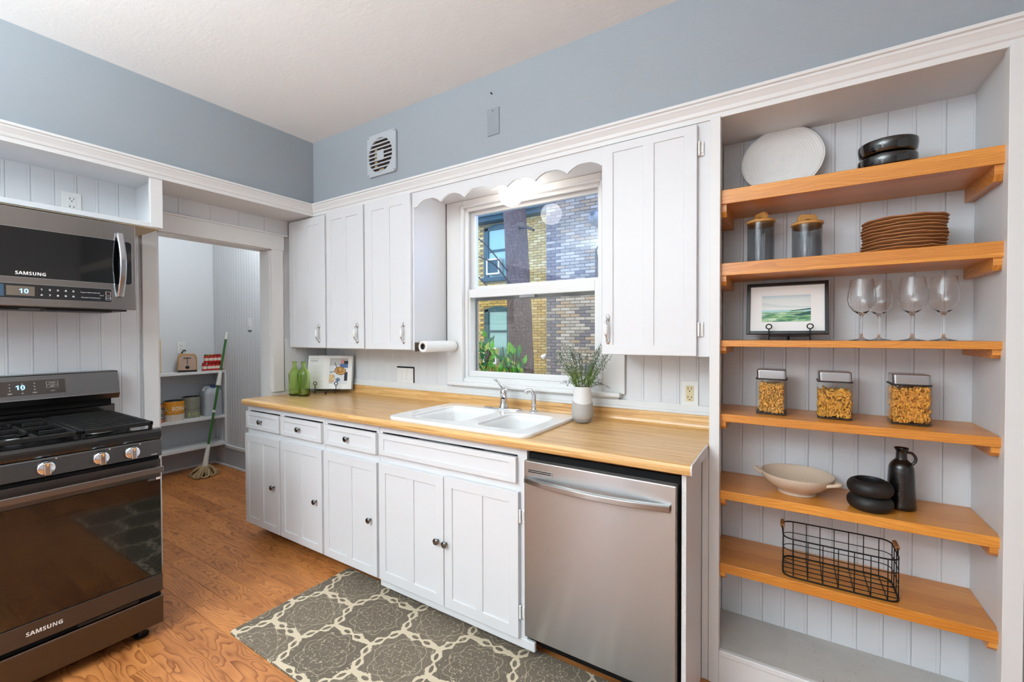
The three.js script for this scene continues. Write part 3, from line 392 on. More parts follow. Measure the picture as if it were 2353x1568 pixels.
// wall cabinets
{
  const t = new Thing('wall_cabinet', 'white wall cabinet with three tall doors left of the window', 'cabinet', [-2.475, 1.268, 0.15]);
  t.add('carcass', [bx(-3.10, -3.084, 1.268, 2.186, 0.012, 0.276), bx(-1.866, -1.850, 1.268, 2.186, 0.012, 0.295), bx(-3.084, -1.866, 1.268, 1.284, 0.012, 0.276), bx(-3.084, -1.866, 2.16, 2.186, 0.012, 0.276), bx(-3.084, -1.866, 1.284, 2.16, 0.012, 0.02)], M.white);
  t.add('face_frame', [bx(-3.10, -3.06, 1.268, 2.186, 0.276, 0.295), bx(-2.675, -2.63, 1.268, 2.186, 0.276, 0.295), bx(-2.285, -2.24, 1.268, 2.186, 0.276, 0.295), bx(-3.06, -1.866, 2.15, 2.186, 0.276, 0.2945), bx(-3.06, -1.866, 1.268, 1.30, 0.276, 0.2945)], M.white);
  [[-3.088, -2.666, -2.735], [-2.648, -2.272, -2.335], [-2.258, -1.862, -1.915]].forEach(([x0, x1, hx], i) => { const m = [-2.885, -2.462, -2.058][i]; const d = frontParts(t, 'door', null, x0, x1, 1.272, i ? 2.181 : 2.176, 0.2955, 0.019, [0.06, 0.052, 0.066][i], 0.054, [[m - 0.024, m + 0.024]], 0.005, 0.037); barHandle(t, d, hx, 1.370, 0.3145); });
}
{
  const t = new Thing('wall_cabinet', 'white wall cabinet with one double panelled door right of the window', 'cabinet', [-0.485, 1.268, 0.15]);
  t.add('carcass', [bx(-0.700, -0.686, 1.270, 2.186, 0.02, 0.276), bx(-0.279, -0.265, 1.270, 2.186, 0.012, 0.276), bx(-0.686, -0.279, 1.270, 1.286, 0.02, 0.276), bx(-0.686, -0.279, 2.16, 2.186, 0.012, 0.276), bx(-0.684, -0.279, 1.286, 2.16, 0.02, 0.026)], M.white);
  t.add('face_frame', [bx(-0.700, -0.655, 1.270, 2.186, 0.276, 0.295), bx(-0.325, -0.2635, 1.270, 2.186, 0.276, 0.295), bx(-0.655, -0.325, 2.15, 2.186, 0.276, 0.2945), bx(-0.655, -0.325, 1.270, 1.30, 0.276, 0.2945)], M.white);
  const d = frontParts(t, 'door', null, -0.696, -0.308, 1.272, 2.178, 0.2955, 0.019, 0.050, 0.036, [[-0.519, -0.473]], 0.005, 0.042);
  barHandle(t, d, -0.668, 1.381, 0.3145); hinge(t, d, -0.301, 2.083, 0.310); hinge(t, d, -0.301, 1.378, 0.310);
}
{ // scalloped board between the wall cabinets
  const cusp = [-1.849, -1.822, -1.646, -1.483, -1.298, -1.205, -1.042, -0.872, -0.702], pts = [[-1.849, 2.185], [-1.849, 2.100], [-1.836, 2.098]];
  for (let i = 1; i + 1 < cusp.length; i++) { const a = cusp[i], b = cusp[i + 1], n = 10; for (let k = 0; k <= n; k++) { const s = k / n, h = (b - a) * 0.20 * Math.pow(Math.sin(Math.PI * s), 0.8); pts.push([a + (b - a) * s, 2.103 + Math.max(0, Math.min(0.031, h))]); } }
  pts.push([-0.702, 2.185]);
  const g = extrude(shape(pts), 0.010, 0.001); g.translate(0, 0, 0.284);
  const t = new Thing('valance', 'white scalloped wooden valance board above the sink window', 'valance', [-1.275, 2.1, 0.29]); t.add('board', g, M.white);
}
{ // globe lamp hidden behind the valance
  const at = [-1.262, 2.112, 0.165], t = new Thing('globe_lamp', 'glowing round globe lamp behind the valance over the sink', 'lamp', [-1.262, 2.186, 0.165]);
  t.add('socket', lathe([[0, 2.186], [0.05, 2.186], [0.052, 2.179], [0.035, 2.170], [0.03, 2.16], [0, 2.16]], 28, [at[0], 0, at[2]]), M.porcelain);
  t.add('globe', sphere(0.066, at, 1, 40, 28), M.glow);
  lampLight(t.g, [0, at[1] - 2.186, 0], 0xfff6ea, SINK_BULB, 0.066);
}
{ // paper towel roll on a bracket at the cabinet's side
  const t = new Thing('paper_towel_roll', 'white paper towel roll mounted on the side of the left wall cabinet', 'paper towel', [-1.79, 1.295, 0.17]);
  const roll = lathe([[0.016, 0.035], [0.016, 0.03], [0.031, 0.03], [0.0325, 0.033], [0.0325, 0.300], [0.031, 0.303], [0.016, 0.303], [0.016, 0.035]], 40); roll.rotateX(Math.PI / 2); roll.translate(-1.778, 1.291, 0);
  t.add('roll', roll, M.paper);
  const core = lathe([[0.0145, 0.034], [0.0158, 0.034], [0.0158, 0.302], [0.0145, 0.302], [0.0145, 0.034]], 28); core.rotateX(Math.PI / 2); core.translate(-1.778, 1.291, 0); t.add('cardboard_core', core, std({ color: 0x3a302a, roughness: 0.9 }));
  t.add('bracket', [bx(-1.8495, -1.842, 1.262, 1.315, 0.262, 0.296, 0.002), bx(-1.845, -1.778, 1.288, 1.294, 0.285, 0.291, 0.001), bx(-1.8495, -1.842, 1.268, 1.31, 0.02, 0.05, 0.002), bx(-1.845, -1.778, 1.288, 1.294, 0.022, 0.028, 0.001), cyl(0.0085, 0.0085, [-1.778, 1.291, 0.024], [-1.778, 1.291, 0.29], 14)], std({ color: 0x6a5d52, metalness: 0.7, roughness: 0.4 }));
}
// plates and switches on the walls
function outletPlate(name, label, at, turn, dark, face) {
  const t = new Thing(name, label, 'outlet', at); t.g.rotation.y = turn; const z = 0;
  t.raw('cover', bx(-0.037, 0.037, -0.058, 0.058, 0, 0.005, 0.0022), M.plastic);
  const s = t.raw('socket', merge([bx(-0.017, 0.017, -0.036, 0.036, 0.004, 0.0068, 0.001)]), face);
  t.raw('slot', merge([0.019, -0.021].flatMap((y) => [bx(-0.0085, -0.006, y, y + 0.010, 0.006, 0.0072), bx(0.006, 0.0085, y + 0.001, y + 0.009, 0.006, 0.0072), cyl(0.0028, 0.0028, [0, y - 0.007, 0.006], [0, y - 0.007, 0.0072], 10)])), dark, s);
  return t;
}
outletPlate('wall_outlet', 'white outlet plate with ivory sockets beside the open shelves', [-0.386, 1.086, 0.0105], 0, M.gap, M.ivory);
outletPlate('wall_outlet', 'white outlet plate on the wall above the microwave', [-3.104, 2.035, 1.455], Math.PI / 2, M.gap, M.plastic);
outletPlate('wall_outlet', 'white outlet plate on the pantry wall above the toaster', [-5.199, 1.235, 0.20], Math.PI / 2, M.gap, M.plastic);
{
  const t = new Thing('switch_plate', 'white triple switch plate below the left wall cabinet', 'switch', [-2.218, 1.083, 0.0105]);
  t.raw('cover', bx(-0.078, 0.078, -0.051, 0.051, 0, 0.006, 0.0025), M.plastic);
  for (const x of [-0.046, 0, 0.046]) t.raw('rocker', bx(x - 0.0165, x + 0.0165, -0.033, 0.033, 0.005, 0.009, 0.0015), M.plastic);
  t.raw('backing', merge([bx(-0.076, 0.081, 0.050, 0.060, 0, 0.008), bx(0.077, 0.083, -0.048, 0.060, 0, 0.006)]), M.black);  // black strips draw the shadow above and beside the plate
  const s = new Thing('switch_plate', 'small white switch plate on the pantry beadboard near the back door', 'switch', [-4.463, 1.47, -0.0995]);
  s.raw('cover', bx(-0.035, 0.035, -0.058, 0.058, 0, 0.006, 0.0025), M.plastic); s.raw('rocker', bx(-0.016, 0.016, -0.033, 0.033, 0.005, 0.009, 0.0015), M.plastic); s.raw('lettering', merge([bx(-0.03, -0.006, -0.066, -0.062, 0, 0.002), bx(0.004, 0.03, -0.066, -0.062, 0, 0.002), bx(-0.03, 0.03, -0.075, -0.071, 0, 0.002)]), M.black);
}
{ // old kitchen fan high on the grey wall
  const t = new Thing('exhaust_fan', 'square grey painted wall fan with round slatted grille', 'fan', [-2.112, 2.466, 0.29]);
  const pm = std({ color: 0xb3b9be, roughness: 0.4 }), C = [-2.122, 2.462], Rr = 0.108, N = 44;
  const frame = extrude(shape(roundRect(-2.236, -1.988, 2.342, 2.592, 0.022, 5), [Array.from({ length: N }, (_, i) => { const a = -i / N * 2 * Math.PI; return [C[0] + Rr * Math.cos(a), C[1] + Rr * Math.sin(a)]; })]), 0.008, 0.003); frame.translate(0, 0, 0.294);
  t.add('cover', frame, pm);
  for (let i = -4; i <= 4; i++) { const y = C[1] + i * 0.0242 - 0.0, hw = Math.sqrt(Math.max(0, Rr * Rr - (y - C[1]) ** 2)) + 0.003; if (hw < 0.02) continue; const g = bx(C[0] - hw, C[0] + hw, -0.0042, 0.0042, -0.006, 0.004, 0.0012); g.rotateX(0.35); g.translate(0, y, 0.298); t.add('slat', g, pm); }
  t.add('hub', bx(C[0] - 0.030, C[0] + 0.030, C[1] - 0.032, C[1] + 0.032, 0.296, 0.304, 0.004), pm);
  t.add('housing', [cyl(Rr + 0.004, Rr + 0.004, [C[0], C[1], 0.2905], [C[0], C[1], 0.2915], 40)], std({ color: 0x2a1a12, roughness: 0.8 }));
  t.add('motor', [bx(C[0] - 0.06, C[0] - 0.035, C[1] - 0.075, C[1] + 0.055, 0.2915, 0.294, 0.0008), bx(C[0] - 0.02, C[0] + 0.02, C[1] - 0.09, C[1] - 0.08, 0.2915, 0.2935)], std({ color: 0xa08a68, roughness: 0.5 }));
  t.add('screw', [[-2.226, 2.582], [-1.998, 2.582], [-2.226, 2.352], [-1.998, 2.352]].map(([x, y]) => sphere(0.0035, [x, y, 0.3045], 1, 8, 6)), M.nickel);
  const p = new Thing('blank_plate', 'small blank grey painted cover plate on the upper wall', 'cover plate', [-1.286, 2.45, 0.29]); p.add('cover', bx(-1.323, -1.250, 2.382, 2.518, 0.29, 0.2955, 0.0015), M.wall); p.add('screw', sphere(0.003, [-1.289, 2.505, 0.2955], 1, 8, 6), M.nickel);
  const n = new Thing('picture_nail', 'tiny dark nail in the upper grey wall above the blank plate', 'nail', [-1.295, 2.594, 0.29]); n.add('shank', cyl(0.003, 0.004, [-1.295, 2.594, 0.29], [-1.295, 2.595, 0.302], 8), M.black);
}
// ================================================================ range and microwave
{
  const XF = -2.405, Z0 = 1.333, Z1 = 2.093, t = new Thing('gas_range', 'black and dark steel gas range with cast iron grates', 'stove', [-2.75, 0, 1.713]);
  const fx = (y0, y1, z0, z1, d0, d1, r = 0) => bx(XF + d0, XF + d1, y0, y1, z0, z1, r);       // d = distance in front of the face
  t.add('body', [bx(-3.09, XF - 0.03, 0.05, 0.90, Z0 + 0.004, Z1 - 0.004)], M.black);
  for (const [x, z] of [[-2.47, Z0 + 0.06], [-2.47, Z1 - 0.06], [-3.02, Z0 + 0.06], [-3.02, Z1 - 0.06]]) t.add('leg', [cyl(0.018, 0.018, [x, 0.008, z], [x, 0.06, z], 14), cyl(0.026, 0.028, [x, 0.0005, z], [x, 0.010, z], 18)], M.black);
  t.add('cooktop', [alongZ([[XF - 0.665, 0.895], [XF - 0.03, 0.895], [XF + 0.006, 0.897], [XF + 0.010, 0.905], [XF + 0.010, 0.928], [XF + 0.004, 0.940], [XF - 0.012, 0.944], [XF - 0.035, 0.940], [XF - 0.06, 0.930], [XF - 0.665, 0.930]], Z0, Z1)], phy({ color: 0x0d0e0f, roughness: 0.25, clearcoat: 0.8 }));
  const cp = t.add('control_panel', alongZ([[XF - 0.04, 0.818], [XF + 0.004, 0.818], [XF + 0.012, 0.824], [XF + 0.008, 0.888], [XF + 0.002, 0.895], [XF - 0.04, 0.895]], Z0, Z1), M.darksteel);
  for (const z of [1.440, 1.541, 1.699, 1.868, 1.978]) {
    const k = t.add('burner_knob', [lathe([[0, 0], [0.027, 0], [0.028, 0.004], [0.0265, 0.012], [0.022, 0.021], [0, 0.023]], 32).rotateZ(-Math.PI / 2).translate(XF + 0.012, 0.857, z), bx(XF + 0.014, XF + 0.047, 0.833, 0.881, z - 0.010, z + 0.010, 0.004)], M.chrome, cp);
    t.add('pointer', bx(XF + 0.0465, XF + 0.0475, 0.868, 0.880, z - 0.003, z + 0.003), std({ color: 0xd39a52, roughness: 0.5 }), k);
    t.add('mark', bx(XF + 0.0085, XF + 0.010, 0.884, 0.8875, z - 0.032, z - 0.028), M.plastic, cp);
  }
  t.add('lettering', bx(XF + 0.0115, XF + 0.0122, 0.829, 0.831, 1.35, 1.372), M.plastic, cp);
  t.add('gap', fx(0.800, 0.818, Z0 + 0.004, Z1 - 0.004, -0.03, -0.008), M.gap);
  // oven door: steel band, black glass, steel foot band
  const d = t.add('oven_door', [fx(0.724, 0.803, Z0 + 0.002, Z1 - 0.002, -0.03, 0.004, 0.002), fx(0.2045, 0.283, Z0 + 0.001, Z1 - 0.001, -0.03, 0.006, 0.002), fx(0.283, 0.724, Z0 + 0.002, Z1 - 0.002, -0.03, -0.002)], M.darksteel);
  t.add('door_glass', fx(0.285, 0.7225, Z0 + 0.003, Z1 - 0.003, -0.002, 0.003, 0.0012), M.ovenglass, d);
  t.add('window', fx(0.392, 0.652, Z0 + 0.128, Z1 - 0.128, 0.0029, 0.0033), phy({ color: 0x0e0a0a, roughness: 0.14, clearcoat: 1, clearcoatRoughness: 0.04 }), d);
  t.add('handle', [bx(XF + 0.036, XF + 0.052, 0.752, 0.779, Z0 + 0.006, Z1 - 0.006, 0.004), bx(XF + 0.004, XF + 0.04, 0.756, 0.775, Z0 + 0.022, Z0 + 0.046, 0.003), bx(XF + 0.004, XF + 0.04, 0.756, 0.775, Z1 - 0.046, Z1 - 0.022, 0.003)], phy({ color: 0x8a8887, metalness: 1, roughness: 0.26, anisotropy: 0.5 }), d);
  t.add('sticker', [bx(XF + 0.0031, XF + 0.0036, 0.712, 0.7225, 1.337, 1.353)], M.plastic, d); t.add('sticker', [bx(XF + 0.0031, XF + 0.0036, 0.711, 0.7215, 1.356, 1.383)], std({ color: 0x4a4a4c, roughness: 0.4 }), d);
  t.add('lettering', lettering('SAMSUNG', 0.0150).rotateY(Math.PI / 2).translate(XF + 0.006, 0.243, 1.708), M.plastic, d);
  t.add('vent_slot', fx(0.184, 0.2045, Z0 + 0.004, Z1 - 0.004, -0.04, -0.012), M.gap);
  t.add('latch', bx(XF - 0.02, XF + 0.004, 0.1895, 0.2015, 1.42, 1.615, 0.001), M.black);
  const dr = t.add('drawer', [alongZ([[XF - 0.03, 0.060], [XF + 0.006, 0.060], [XF + 0.007, 0.178], [XF + 0.004, 0.184], [XF - 0.03, 0.184]], Z0 + 0.001, Z1 - 0.001)], M.darksteel);
  t.add('edge', bx(XF + 0.001, XF + 0.0068, 0.1822, 0.1846, Z0 + 0.001, Z1 - 0.001), M.steel, dr);
  // back guard with display
  const bg = t.add('backguard', [alongZ([[-3.095, 0.93], [-3.02, 0.93], [-3.015, 0.995], [-3.02, 1.0], [-3.095, 1.0]], Z0 - 0.01, Z1 + 0.01), alongZ([[-3.095, 1.03], [-2.985, 1.035], [-2.970, 1.062], [-2.972, 1.068], [-2.998, 1.172], [-3.004, 1.176], [-3.095, 1.176]], Z0 - 0.02, Z1 + 0.02)], M.darksteel);
  t.add('vent', bx(-3.09, -3.03, 1.0, 1.031, Z0, Z1), M.gap, bg);
  const face = canvasTexture(1024, 256, (c, w, h) => { c.fillStyle = '#3a3533'; c.fillRect(0, 0, w, h); c.fillStyle = '#0b0b0d'; c.fillRect(160, 50, 240, 150); c.fillStyle = '#dcd8d2'; c.font = 'bold 24px sans-serif'; c.textAlign = 'center'; ['1', '2', '3', '4', '5', '6', '7', '8', '9', 'Off', '0', 'Set'].forEach((s, i) => c.fillText(s, 560 + (i % 3) * 100, 62 + Math.floor(i / 3) * 54)); c.font = 'bold 20px sans-serif'; c.strokeStyle = '#c9c3bc'; c.lineWidth = 3; c.strokeRect(860, 36, 100, 54); c.fillText('START', 910, 70); c.strokeRect(860, 104, 100, 40); c.fillText('OFF', 910, 132); c.font = '18px sans-serif'; ['Bake', 'Broil', 'Timer'].forEach((s, i) => c.fillText(s, 60, 70 + i * 60)); c.fillText('Light', 910, 210); });
  const tilt = Math.atan2(0.026, 0.104), dp = (g) => g.rotateZ(tilt).translate(-2.985, 1.118, 0);
  const disp = bx(-0.001, 0.0018, -0.034, 0.034, 1.515, 1.915, 0.0006); { const p = disp.attributes.position, uv = disp.attributes.uv; for (let i = 0; i < p.count; i++) uv.setXY(i, (1.915 - p.getZ(i)) / 0.4, (p.getY(i) + 0.034) / 0.068); }
  t.add('display', dp(disp), phy({ map: face, roughness: 0.12, clearcoat: 1 }), bg);
  t.add('clock_digits', dp(lettering('10', 0.021).rotateY(Math.PI / 2).translate(0.0018, 0.004, 1.664)), std({ color: 0x0, emissive: 0x9fd4ff, emissiveIntensity: 2.2 }), bg);
  // burners and grates
  for (const [x, z, r] of [[-2.58, 1.50, 0.045], [-2.87, 1.50, 0.036], [-2.72, 1.713, 0.05], [-2.58, 1.926, 0.040], [-2.87, 1.926, 0.036]]) { const b = t.add('burner', lathe([[0, 0.930], [r + 0.012, 0.930], [r + 0.010, 0.940], [r, 0.944], [0, 0.944]], 28, [x, 0, z]), M.nickel); t.add('burner_cap', lathe([[0, 0.944], [r - 0.004, 0.944], [r - 0.002, 0.950], [r - 0.008, 0.954], [0, 0.955]], 28, [x, 0, z]), M.iron, b); }
  const GX0 = -2.985, GX1 = -2.425, top = 0.974, bar = (x0, x1, z0, z1, h = 0.016) => bx(x0, x1, top - h, top, z0, z1, 0.003);
  const grate = (z0, z1, kind) => {
    const g = [bar(GX0, GX1, z0, z0 + 0.012), bar(GX0, GX1, z1 - 0.012, z1), bar(GX1 - 0.018, GX1, z0, z1, 0.018), bar(GX0, GX0 + 0.014, z0, z1, 0.018)];
    for (const x of [GX0 + 0.01, GX1 - 0.01, (GX0 + GX1) / 2]) for (const z of [z0 + 0.008, z1 - 0.008]) g.push(bx(x - 0.007, x + 0.007, 0.931, top - 0.010, z - 0.006, z + 0.006, 0.002));
    if (kind === 'griddle') for (let i = 0; i < 9; i++) { const x = GX0 + 0.06 + i * 0.055; g.push(bar(x - 0.0055, x + 0.0055, z0 + 0.008, z1 - 0.008, 0.012)); }
    else { const zc = (z0 + z1) / 2; for (const x of [GX0 + 0.14, GX1 - 0.14]) { g.push(bar(x - 0.006, x + 0.006, z0 + 0.008, zc - 0.03), bar(x - 0.006, x + 0.006, zc + 0.03, z1 - 0.008), bar(x - 0.13, x - 0.035, zc - 0.006, zc + 0.006), bar(x + 0.035, x + 0.13, zc - 0.006, zc + 0.006)); } g.push(bar((GX0 + GX1) / 2 - 0.006, (GX0 + GX1) / 2 + 0.006, z0 + 0.008, z1 - 0.008)); }
    t.add('grate', g, M.iron);
  };
  grate(1.352, 1.590, 'griddle'); grate(1.596, 1.830, 'cross'); grate(1.836, 2.074, 'cross');
}
{
  const XM = -2.690, Z0 = 1.327, Z1 = 2.087, t = new Thing('microwave', 'stainless steel over-the-range microwave with black glass door and curved handle', 'microwave', [-2.9, 1.48, 1.707]);
  t.add('body', [bx(-3.10, XM - 0.03, 1.488, 1.893, Z0 + 0.006, Z1 - 0.006)], std({ color: 0x4b4a49, roughness: 0.4, metalness: 0.6 }));
  t.add('underside', [bx(-3.08, XM - 0.05, 1.478, 1.488, Z0 + 0.02, Z1 - 0.02), bx(-2.86, XM - 0.06, 1.472, 1.479, 1.40, 1.62, 0.002), bx(-2.86, XM - 0.06, 1.472, 1.479, 1.70, 1.95, 0.002)], M.black);
  const front = extrude(shape([[-Z1, 1.487], [-Z0, 1.487], [-Z0, 1.888], [-Z1, 1.888]]), 0.03, 0.0025); front.rotateY(Math.PI / 2); front.translate(XM - 0.0325, 0, 0);
  t.add('front', front, M.steel);
  const strip = (pts, d) => { const g = extrude(shape(pts.map(([z, y]) => [-z, y])), d, 0.0006); g.rotateY(Math.PI / 2); g.translate(XM + 0.0006, 0, 0); return g; };
  const rim = (z0, z1, y0, y1, r, w) => { const o = roundRect(-z1 - w, -z0 + w, y0 - w, y1 + w, r + w, 4), i = roundRect(-z1, -z0, y0, y1, r, 4).reverse(); const g = extrude(shape(o, [i]), 0.0012); g.rotateY(Math.PI / 2); g.translate(XM, 0, 0); return g; };
  t.add('door_glass', strip(roundRect(-2.06, -1.342, 1.605, 1.808, 0.012, 4).map(([z, y]) => [-z, y]), 0.002), M.ovenglass); t.add('door_rim', rim(1.342, 2.06, 1.605, 1.808, 0.012, 0.003), M.chrome);
  const keys = canvasTexture(2048, 256, (c, w, h) => {
    c.fillStyle = '#151517'; c.fillRect(0, 0, w, h); const m = (z) => (2.06 - z) / (2.06 - 1.417) * w;
    c.fillStyle = '#39536b'; c.fillRect(m(1.83), 20, 250, 210); c.fillStyle = '#6b5f52'; c.fillRect(m(1.745), 40, m(1.665) - m(1.745), 170); c.fillStyle = '#2c2624'; c.fillRect(m(1.66), 20, 12, 210);
    c.fillStyle = '#e8e8ea'; c.textAlign = 'center'; c.font = 'bold 44px sans-serif'; for (let i = 0; i < 10; i++) c.fillText(String((i + 1) % 10), m(1.645 - (i % 5) * 0.0245), i < 5 ? 98 : 198);
    c.font = '24px sans-serif'; [['Popcorn', 1.50], ['Defrost', 1.477], ['Cook', 1.457], ['Reheat', 1.50], ['Timer', 1.477], ['Power', 1.457]].forEach(([s, z], i) => { c.fillText(s, m(z + 0.01), i < 3 ? 96 : 196); }); c.fillText('Vent', m(1.452), 140);
    c.strokeStyle = '#d8d8da'; c.lineWidth = 4; c.strokeRect(m(1.438), 50, 56, 70); c.strokeRect(m(1.438), 146, 56, 70); c.fillStyle = '#c03a3e'; c.fillText('STOP', m(1.4375) + 28, 95); c.fillStyle = '#e8e8ea'; c.fillText('START', m(1.4375) + 28, 190); c.font = 'bold 30px sans-serif'; c.fillText('COOK', m(1.79), 90); c.strokeRect(m(1.81), 120, 130, 70); c.fillText('POWER', m(1.79), 165);
  });
  const kg = strip(roundRect(-2.06, -1.417, 1.517, 1.576, 0.006, 4).map(([z, y]) => [-z, y]), 0.0014); { const p = kg.attributes.position, uv = kg.attributes.uv; for (let i = 0; i < p.count; i++) uv.setXY(i, (2.06 - p.getZ(i)) / 0.643, (p.getY(i) - 1.517) / 0.059); }
  t.add('control_panel', kg, phy({ map: keys, roughness: 0.14, clearcoat: 1 })); t.add('panel_rim', rim(1.417, 2.06, 1.517, 1.576, 0.006, 0.002), M.chrome);
  t.add('clock_digits', lettering('10', 0.019).rotateY(Math.PI / 2).translate(XM + 0.0026, 1.547, 1.697), std({ color: 0x0, emissive: 0xa8d0ff, emissiveIntensity: 2 }));
  t.add('lettering', lettering('SAMSUNG', 0.0135).rotateY(Math.PI / 2).translate(XM + 0.0032, 1.6215, 1.676), M.plastic);
  const H = [], hz = 1.387; for (let i = 0; i <= 20; i++) { const s = i / 20, y = 1.545 + 0.299 * s, b = 0.040 * Math.sin(Math.PI * s) + 0.010; H.push(roundRect(-0.006, 0.009, -0.0125, 0.0125, 0.005, 3).map(([a, c]) => [XM + b + a, y, hz + c])); }
  t.add('handle', [warpSurface([...H, H[20].map((p) => [XM + 0.012, p[1] + 0.001, hz + (p[2] - hz) * 0.1])]), warpSurface([H[0].map((p) => [XM + 0.012, p[1] - 0.001, hz + (p[2] - hz) * 0.1]), H[0]]), bx(XM - 0.001, XM + 0.014, 1.546, 1.566, hz - 0.010, hz + 0.010, 0.002), bx(XM - 0.001, XM + 0.014, 1.822, 1.842, hz - 0.010, hz + 0.010, 0.002)], phy({ color: 0xb9bcc2, metalness: 1, roughness: 0.2 }));
}
{ // open box shelf over the microwave
  const t = new Thing('wall_shelf', 'white open box shelf built over the microwave', 'shelf', [-2.97, 1.93, 1.6]);
  t.add('upright', bx(-3.112, -2.822, 1.93, 2.186, 1.172, 1.19), M.white); t.add('face_post', bx(-2.84, -2.816, 1.928, 2.187, 1.168, 1.222, 0.002), M.trim);
  t.add('board', bx(-3.112, -2.818, 1.926, 1.950, 1.19, 2.75, 0.002), M.white); t.add('underside', bx(-3.11, -2.825, 1.9215, 1.9262, 1.18, 2.75), std({ color: 0xd8c4a6, roughness: 0.7 }));
}
// ================================================================ pantry
{
  const XS = -4.95, t = new Thing('pantry_shelves', 'white built-in pantry shelves along the back wall beyond the doorway', 'shelf unit', [-5.08, 0.25, 0.6]);
  for (const y of [1.0, 0.535, 0.253]) t.add('shelf', bx(-5.198, XS, y - 0.026, y, -0.10, 1.7, 0.002), M.trim);
  t.add('end_post', bx(-4.972, XS + 0.004, 0.228, 0.974, -0.108, -0.085, 0.002), M.trim);
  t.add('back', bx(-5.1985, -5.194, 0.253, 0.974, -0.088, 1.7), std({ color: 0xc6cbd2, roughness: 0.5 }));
}
{
  const X = -5.055, Y = 1.0, t = new Thing('toaster', 'vintage brown and chrome toaster on the top pantry shelf', 'toaster', [X, Y, 0.215]);
  const wood = std({ color: 0xb98a55, roughness: 0.45 }), prof = [[-0.072, 0.018], [0.072, 0.018], [0.072, 0.13], [0.066, 0.156], [0.05, 0.172], [-0.05, 0.172], [-0.066, 0.156], [-0.072, 0.13]];
  // its long axis runs along the shelf; the end with the lever faces the room
  const bodyG = extrude(shape(prof.map(([a, b]) => [a * 1.0, b])), 0.13, 0.006); bodyG.translate(0, 0, -0.065);
  const r = 0.35, put = (g) => g.rotateY(Math.PI / 2 - r).translate(X, Y, 0.205);
  t.add('body', put(bodyG), wood);
  t.add('side_plate', put(extrude(shape([[-0.066, 0.022], [0.066, 0.022], [0.066, 0.128], [0.058, 0.15], [0.046, 0.164], [-0.046, 0.164], [-0.058, 0.15], [-0.066, 0.128]]), 0.003).translate(0, 0, 0.069)), phy({ color: 0xb9a696, metalness: 0.9, roughness: 0.25 }));
  t.add('slot', put(merge([bx(-0.002, 0.003, 0.075, 0.15, 0.0715, 0.0735)])), M.black);
  t.add('lever', put(merge([bx(-0.03, 0.03, 0.133, 0.141, 0.071, 0.086, 0.003)])), M.black);
  t.add('knob', put(lathe([[0, 0], [0.017, 0], [0.016, 0.010], [0, 0.012]], 20).rotateX(Math.PI / 2).translate(0.0, 0.048, 0.072)), M.black);
  t.add('base', put(merge([bx(-0.078, 0.078, 0.004, 0.020, -0.074, 0.076, 0.005), cyl(0.008, 0.008, [-0.06, 0, -0.05], [-0.06, 0.006, -0.05], 10), cyl(0.008, 0.008, [0.06, 0, -0.05], [0.06, 0.006, -0.05], 10), cyl(0.008, 0.008, [-0.06, 0, 0.055], [-0.06, 0.006, 0.055], 10), cyl(0.008, 0.008, [0.06, 0, 0.055], [0.06, 0.006, 0.055], 10)])), std({ color: 0x2d1c12, roughness: 0.5 }));
  t.add('cord', tube([[X - 0.09, Y + 0.05, 0.22], [X - 0.115, Y + 0.14, 0.215], [X - 0.10, Y + 0.205, 0.20], [X - 0.10, Y + 0.212, 0.185], [X - 0.11, Y + 0.20, 0.178]], 0.006, 20, 8), M.black);
}
{ // small red jars stacked two deep
  const mat = [std({ color: 0xc3281f, roughness: 0.35 }), std({ color: 0xb22a24, roughness: 0.35 })], lab = std({ color: 0xe8d8c8, roughness: 0.6 });
  const t = new Thing('jar', 'small red jar with pale label, leftmost of the lower row beside the toaster', 'jar', [-5.03, 1.0, 0.065], 'small red jars on the top pantry shelf'), r = 0.0205;
  t.add('body', lathe([[0, 0], [r, 0], [r + 0.001, 0.004], [r + 0.001, 0.058], [r - 0.004, 0.066], [r - 0.004, 0.070], [0, 0.070]].map(([a, b]) => [a, b + 1.0]), 24, [-5.03, 0, 0.065]), mat[0]);
  t.add('label', lathe([[r + 0.0012, 1.018], [r + 0.0016, 1.018], [r + 0.0016, 1.046], [r + 0.0012, 1.046]], 24, [-5.03, 0, 0.065]), lab);
  t.add('lid', lathe([[0, 1.082], [r - 0.003, 1.082], [r - 0.001, 1.080], [r - 0.001, 1.071], [0, 1.071]], 24, [-5.03, 0, 0.065]), mat[1]);
  const where = ['second from left of the lower row', 'middle of the lower row', 'second from right of the lower row', 'rightmost of the lower row'];
  where.forEach((w, i) => copy(t.g, [-5.03, 1.0, 0.022 - i * 0.0365 - 0.004], 'small red jar with pale label, ' + w));
  [['leftmost', 0.045, 0x6f9440], ['second', 0.002, 0xc9a23c], ['third', -0.037, 0xc25548], ['rightmost', -0.073, 0xb5372c]].forEach(([w, z, c]) => { const k = copy(t.g, [-5.035, 1.0825, z], 'small jar in the upper row of the red jars, ' + w + ' one'); k.children[2].material = std({ color: c, roughness: 0.4 }); });
}
